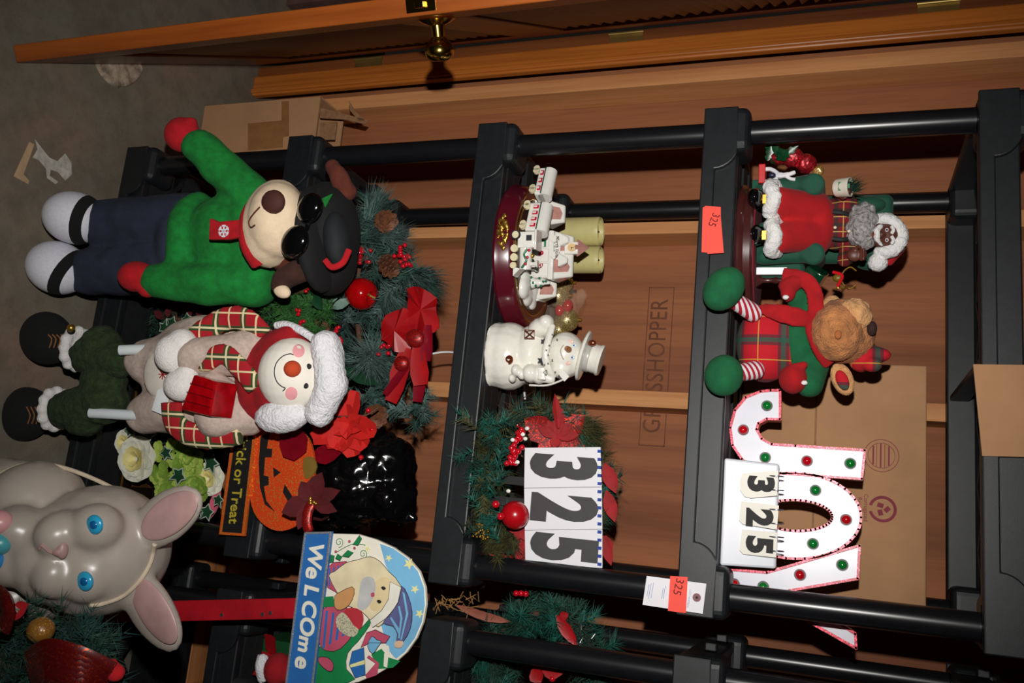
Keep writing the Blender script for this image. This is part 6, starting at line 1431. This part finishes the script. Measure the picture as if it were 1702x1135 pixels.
# ---- floor litter and a worn plaster patch
t = Thing('paper_scrap', 'torn tan paper strip lying on the concrete beside the white scuff', 'paper', at(36, 275, Z=0.0), 0)
q = [at(x, y, Z=0.0) for x, y in ((22, 293), (46, 306), (47, 300), (38, 290), (56, 240), (48, 236))]
q = [t.inv @ v for v in q]; B().loft([Vector((v.x, v.y, .0004)) for v in q], [Vector((v.x, v.y, .0022)) for v in q]).build('strip', M('tan_paper', (196, 164, 128), rough=.9), t, smooth=False)
q = [at(x, y, Z=0.0) for x, y in ((160, 95), (200, 84), (236, 108), (234, 124), (222, 138), (200, 147), (180, 138), (163, 118))]
c = sum(q, Vector()) / len(q)
B().loft([v + Vector((0, 0, .0003)) for v in smoothpts(q, 3)], [c + (v - c) * .9 + Vector((0, 0, .006)) for v in smoothpts(q, 3)]).build('plaster_patch', M('old_plaster', (168, 150, 130), rough=.95, var=.4, vscale=50, bmp=.6, bscale=80), floor, smooth=False)

# ================================================================ second unit's contents
t = Thing('gift_parcel', 'green wrapped parcel with red and gold ribbon behind the welcome sign', 'gift', (1.150, 0.10, Z2), 6)
GWR = M('green_wrap', (12, 70, 34), rough=.5, var=.1)
B().box((.0, .05, .055), (.15, .10, .11)).build('parcel', GWR, t, smooth=False, bevel=.002)
RB = M('red_ribbon_satin', (160, 10, 24), rough=.5)
B().box((-.04, .05, .0568), (.018, .102, .112)).build('ribbon', RB, t, smooth=False)
for s_ in (-1, 1): B().box((-.04 + s_ * .0105, -.0016, .0568), (.002, .001, .112)).build('gilt_edge', GOLD, t, smooth=False)
B().leaf((-.05, -.008, .03), (-.6, -.5, .25), (0, -1, .2), .065, .024, prof=((0, .6), (.3, 1), (1, 1))).build('ribbon_tail', RB, t)
B().leaf((-.05, -.010, .03), (.3, -.5, .1), (0, -1, .2), .06, .026, prof=((0, .6), (.3, 1), (1, 1))).build('ribbon_tail', RB, t)
t = Thing('santa_hat_ornament', 'small red velvet santa hat with white fleece brim on green parcel', 'ornament', (1.158, 0.045, Z2), 6)
b = B(); t.E(b, 462, 1112, 22, 26, .03, dy=-.02); t.E(b, 478, 1118, 14, 16, .02, dy=-.02); b.blob('hat_crown', REDH, t, .004, 3)
b = B(); t.path(b, [(438, 1090, -.02), (434, 1108, -.03), (438, 1130, -.02)], .012); b.blob('hat_brim', FLC, t, .003, 2)
b = B(); b.cyl((0, -.02, 0), (0, -.02, .03), .018, seg=16); b.build('hat_stand', INK, t)
# wreath standing on the second unit's middle shelf
t = Thing('ribboned_wreath', 'dark pine wreath with red ribbon and raffia on shelf behind the posts', 'wreath', (1.062, 0.16, Z3), 8)
bd, bt = B(), B()
for i in range(260):
    a = rnd.uniform(0, 2 * PI); p0 = Vector((.105 * math.cos(a), rnd.uniform(-.03, .02), .13 + .105 * math.sin(a))); d = rv(); twig(rnd.choice((bd, bt)), p0, p0 + d.normalized() * .045, 44, .034, .0011)
bd.build('needles', NDK, t, kind='stuff'); bt.build('needles', NTL, t, kind='stuff')
B().tube([(.105 * math.cos(a), 0, .13 + .105 * math.sin(a)) for a in [2 * PI * i / 32 for i in range(32)]], .01, 8, True).build('wreath_frame', NBR, t)
for pts in (((925, 1022), (960, 1075), 20), ((930, 1026), (945, 1020), 14), ((900, 1110), (935, 1120), 26), ((885, 1112), (900, 1134), 26)): petal('ribbon_loop', *pts[0], *pts[1], pts[2], RSK, -.055)
for x, y in ((858, 986), (866, 986), (874, 987), (918, 1128)):
    b = B(); t.E(b, x, y, 5, 5, dy=-.055, seg=10, rings=7); b.build('berry', BER, t)
b = B()
for i in range(30): q0 = t.P(722 + rnd.uniform(-5, 70), 996 + rnd.uniform(-4, 16), -.05); b.tube([q0, q0 + rv(.012), q0 + rv(.02)], .0008, 5)
b.build('raffia', M('raffia_straw', (160, 118, 66), rough=.8), t, kind='stuff')
b = B()
for i in range(90): q0 = t.P(945 + rnd.uniform(0, 40), 1045 + rnd.uniform(-6, 34), -.05); b.needle(q0, rv(), .012, .0009)
b.build('silver_tinsel', M('silver_tinsel', (170, 170, 168), rough=.2, metal=.9), t, kind='stuff')
for i in range(3): petal('wooden_tag', 758 + 10 * i, 1006 + 6 * i, 830 + 10 * i, 1034, 14, M('pink_wood', (150, 84, 66), rough=.6), -.045)

# ================================================================ trim artificial needles that would pass through shelves or neighbours
bpy.context.view_layer.update()
def blocked(p):
    for ux in (0.0, 0.978):
        x = p.x - ux
        if -.012 < x < UW + .012 and -.002 < p.y < UD + .002:
            k = math.floor((p.z - Z0) / ZS); zz = p.z - Z0 - k * ZS; ex = min(x, UW - x); ey = min(p.y, UD - p.y)
            if 0 <= k <= 4 and (zz < SH + .001 or (zz < CH + .002 and ex < .09 and ey < .09)): return True
            if math.hypot(ex - .036, ey - .042) < .0235: return True
    return p.z < 0.0015
def root_of(o):
    while o.parent is not None: o = o.parent
    return o
solid = []
for o in bpy.data.objects:
    if o.type != 'MESH' or o.get('kind') == 'stuff': continue
    r = root_of(o)
    if r.name.startswith('shelving_unit') or 'category' not in r: continue
    vs = [o.matrix_world @ v.co for v in o.data.vertices]
    solid.append((r, vs, [tuple(p.vertices) for p in o.data.polygons], [min(v[i] for v in vs) for i in range(3)], [max(v[i] for v in vs) for i in range(3)]))
for o in list(bpy.data.objects):
    if o.type != 'MESH' or o.get('kind') != 'stuff': continue
    me = o.data; n = len(me.vertices) // 4
    if n == 0 or len(me.vertices) != 4 * n or len(me.polygons) != 3 * n or any(len(p.vertices) != 3 for p in me.polygons): continue
    mw = o.matrix_world; r = root_of(o); W = [mw @ v.co for v in me.vertices]
    lo = [min(v[i] for v in W) for i in range(3)]; hi = [max(v[i] for v in W) for i in range(3)]
    av, af = [], []
    for rr, vs, fs, a, b in solid:
        if rr == r or any(a[i] > hi[i] or b[i] < lo[i] for i in range(3)): continue
        k = len(av); av += vs; af += [tuple(i + k for i in f) for f in fs]
    tree = BVHTree.FromPolygons(av, af) if af else None
    nv, nf = [], []
    for i in range(n):
        q = W[4 * i:4 * i + 4]; base = (q[0] + q[1] + q[2]) / 3; tip = q[3]; d = tip - base
        if any(blocked(base.lerp(tip, u / 6)) for u in range(7)): continue
        if tree is not None and tree.ray_cast(base - d * .08, d.normalized(), d.length * 1.16)[0] is not None: continue
        k = len(nv); nv += [tuple(me.vertices[4 * i + j].co) for j in range(4)]; nf += [(k, k + 1, k + 3), (k + 1, k + 2, k + 3), (k + 2, k, k + 3)]
    m2 = bpy.data.meshes.new(me.name); m2.from_pydata(nv, [], nf); m2.materials.append(me.materials[0]); o.data = m2
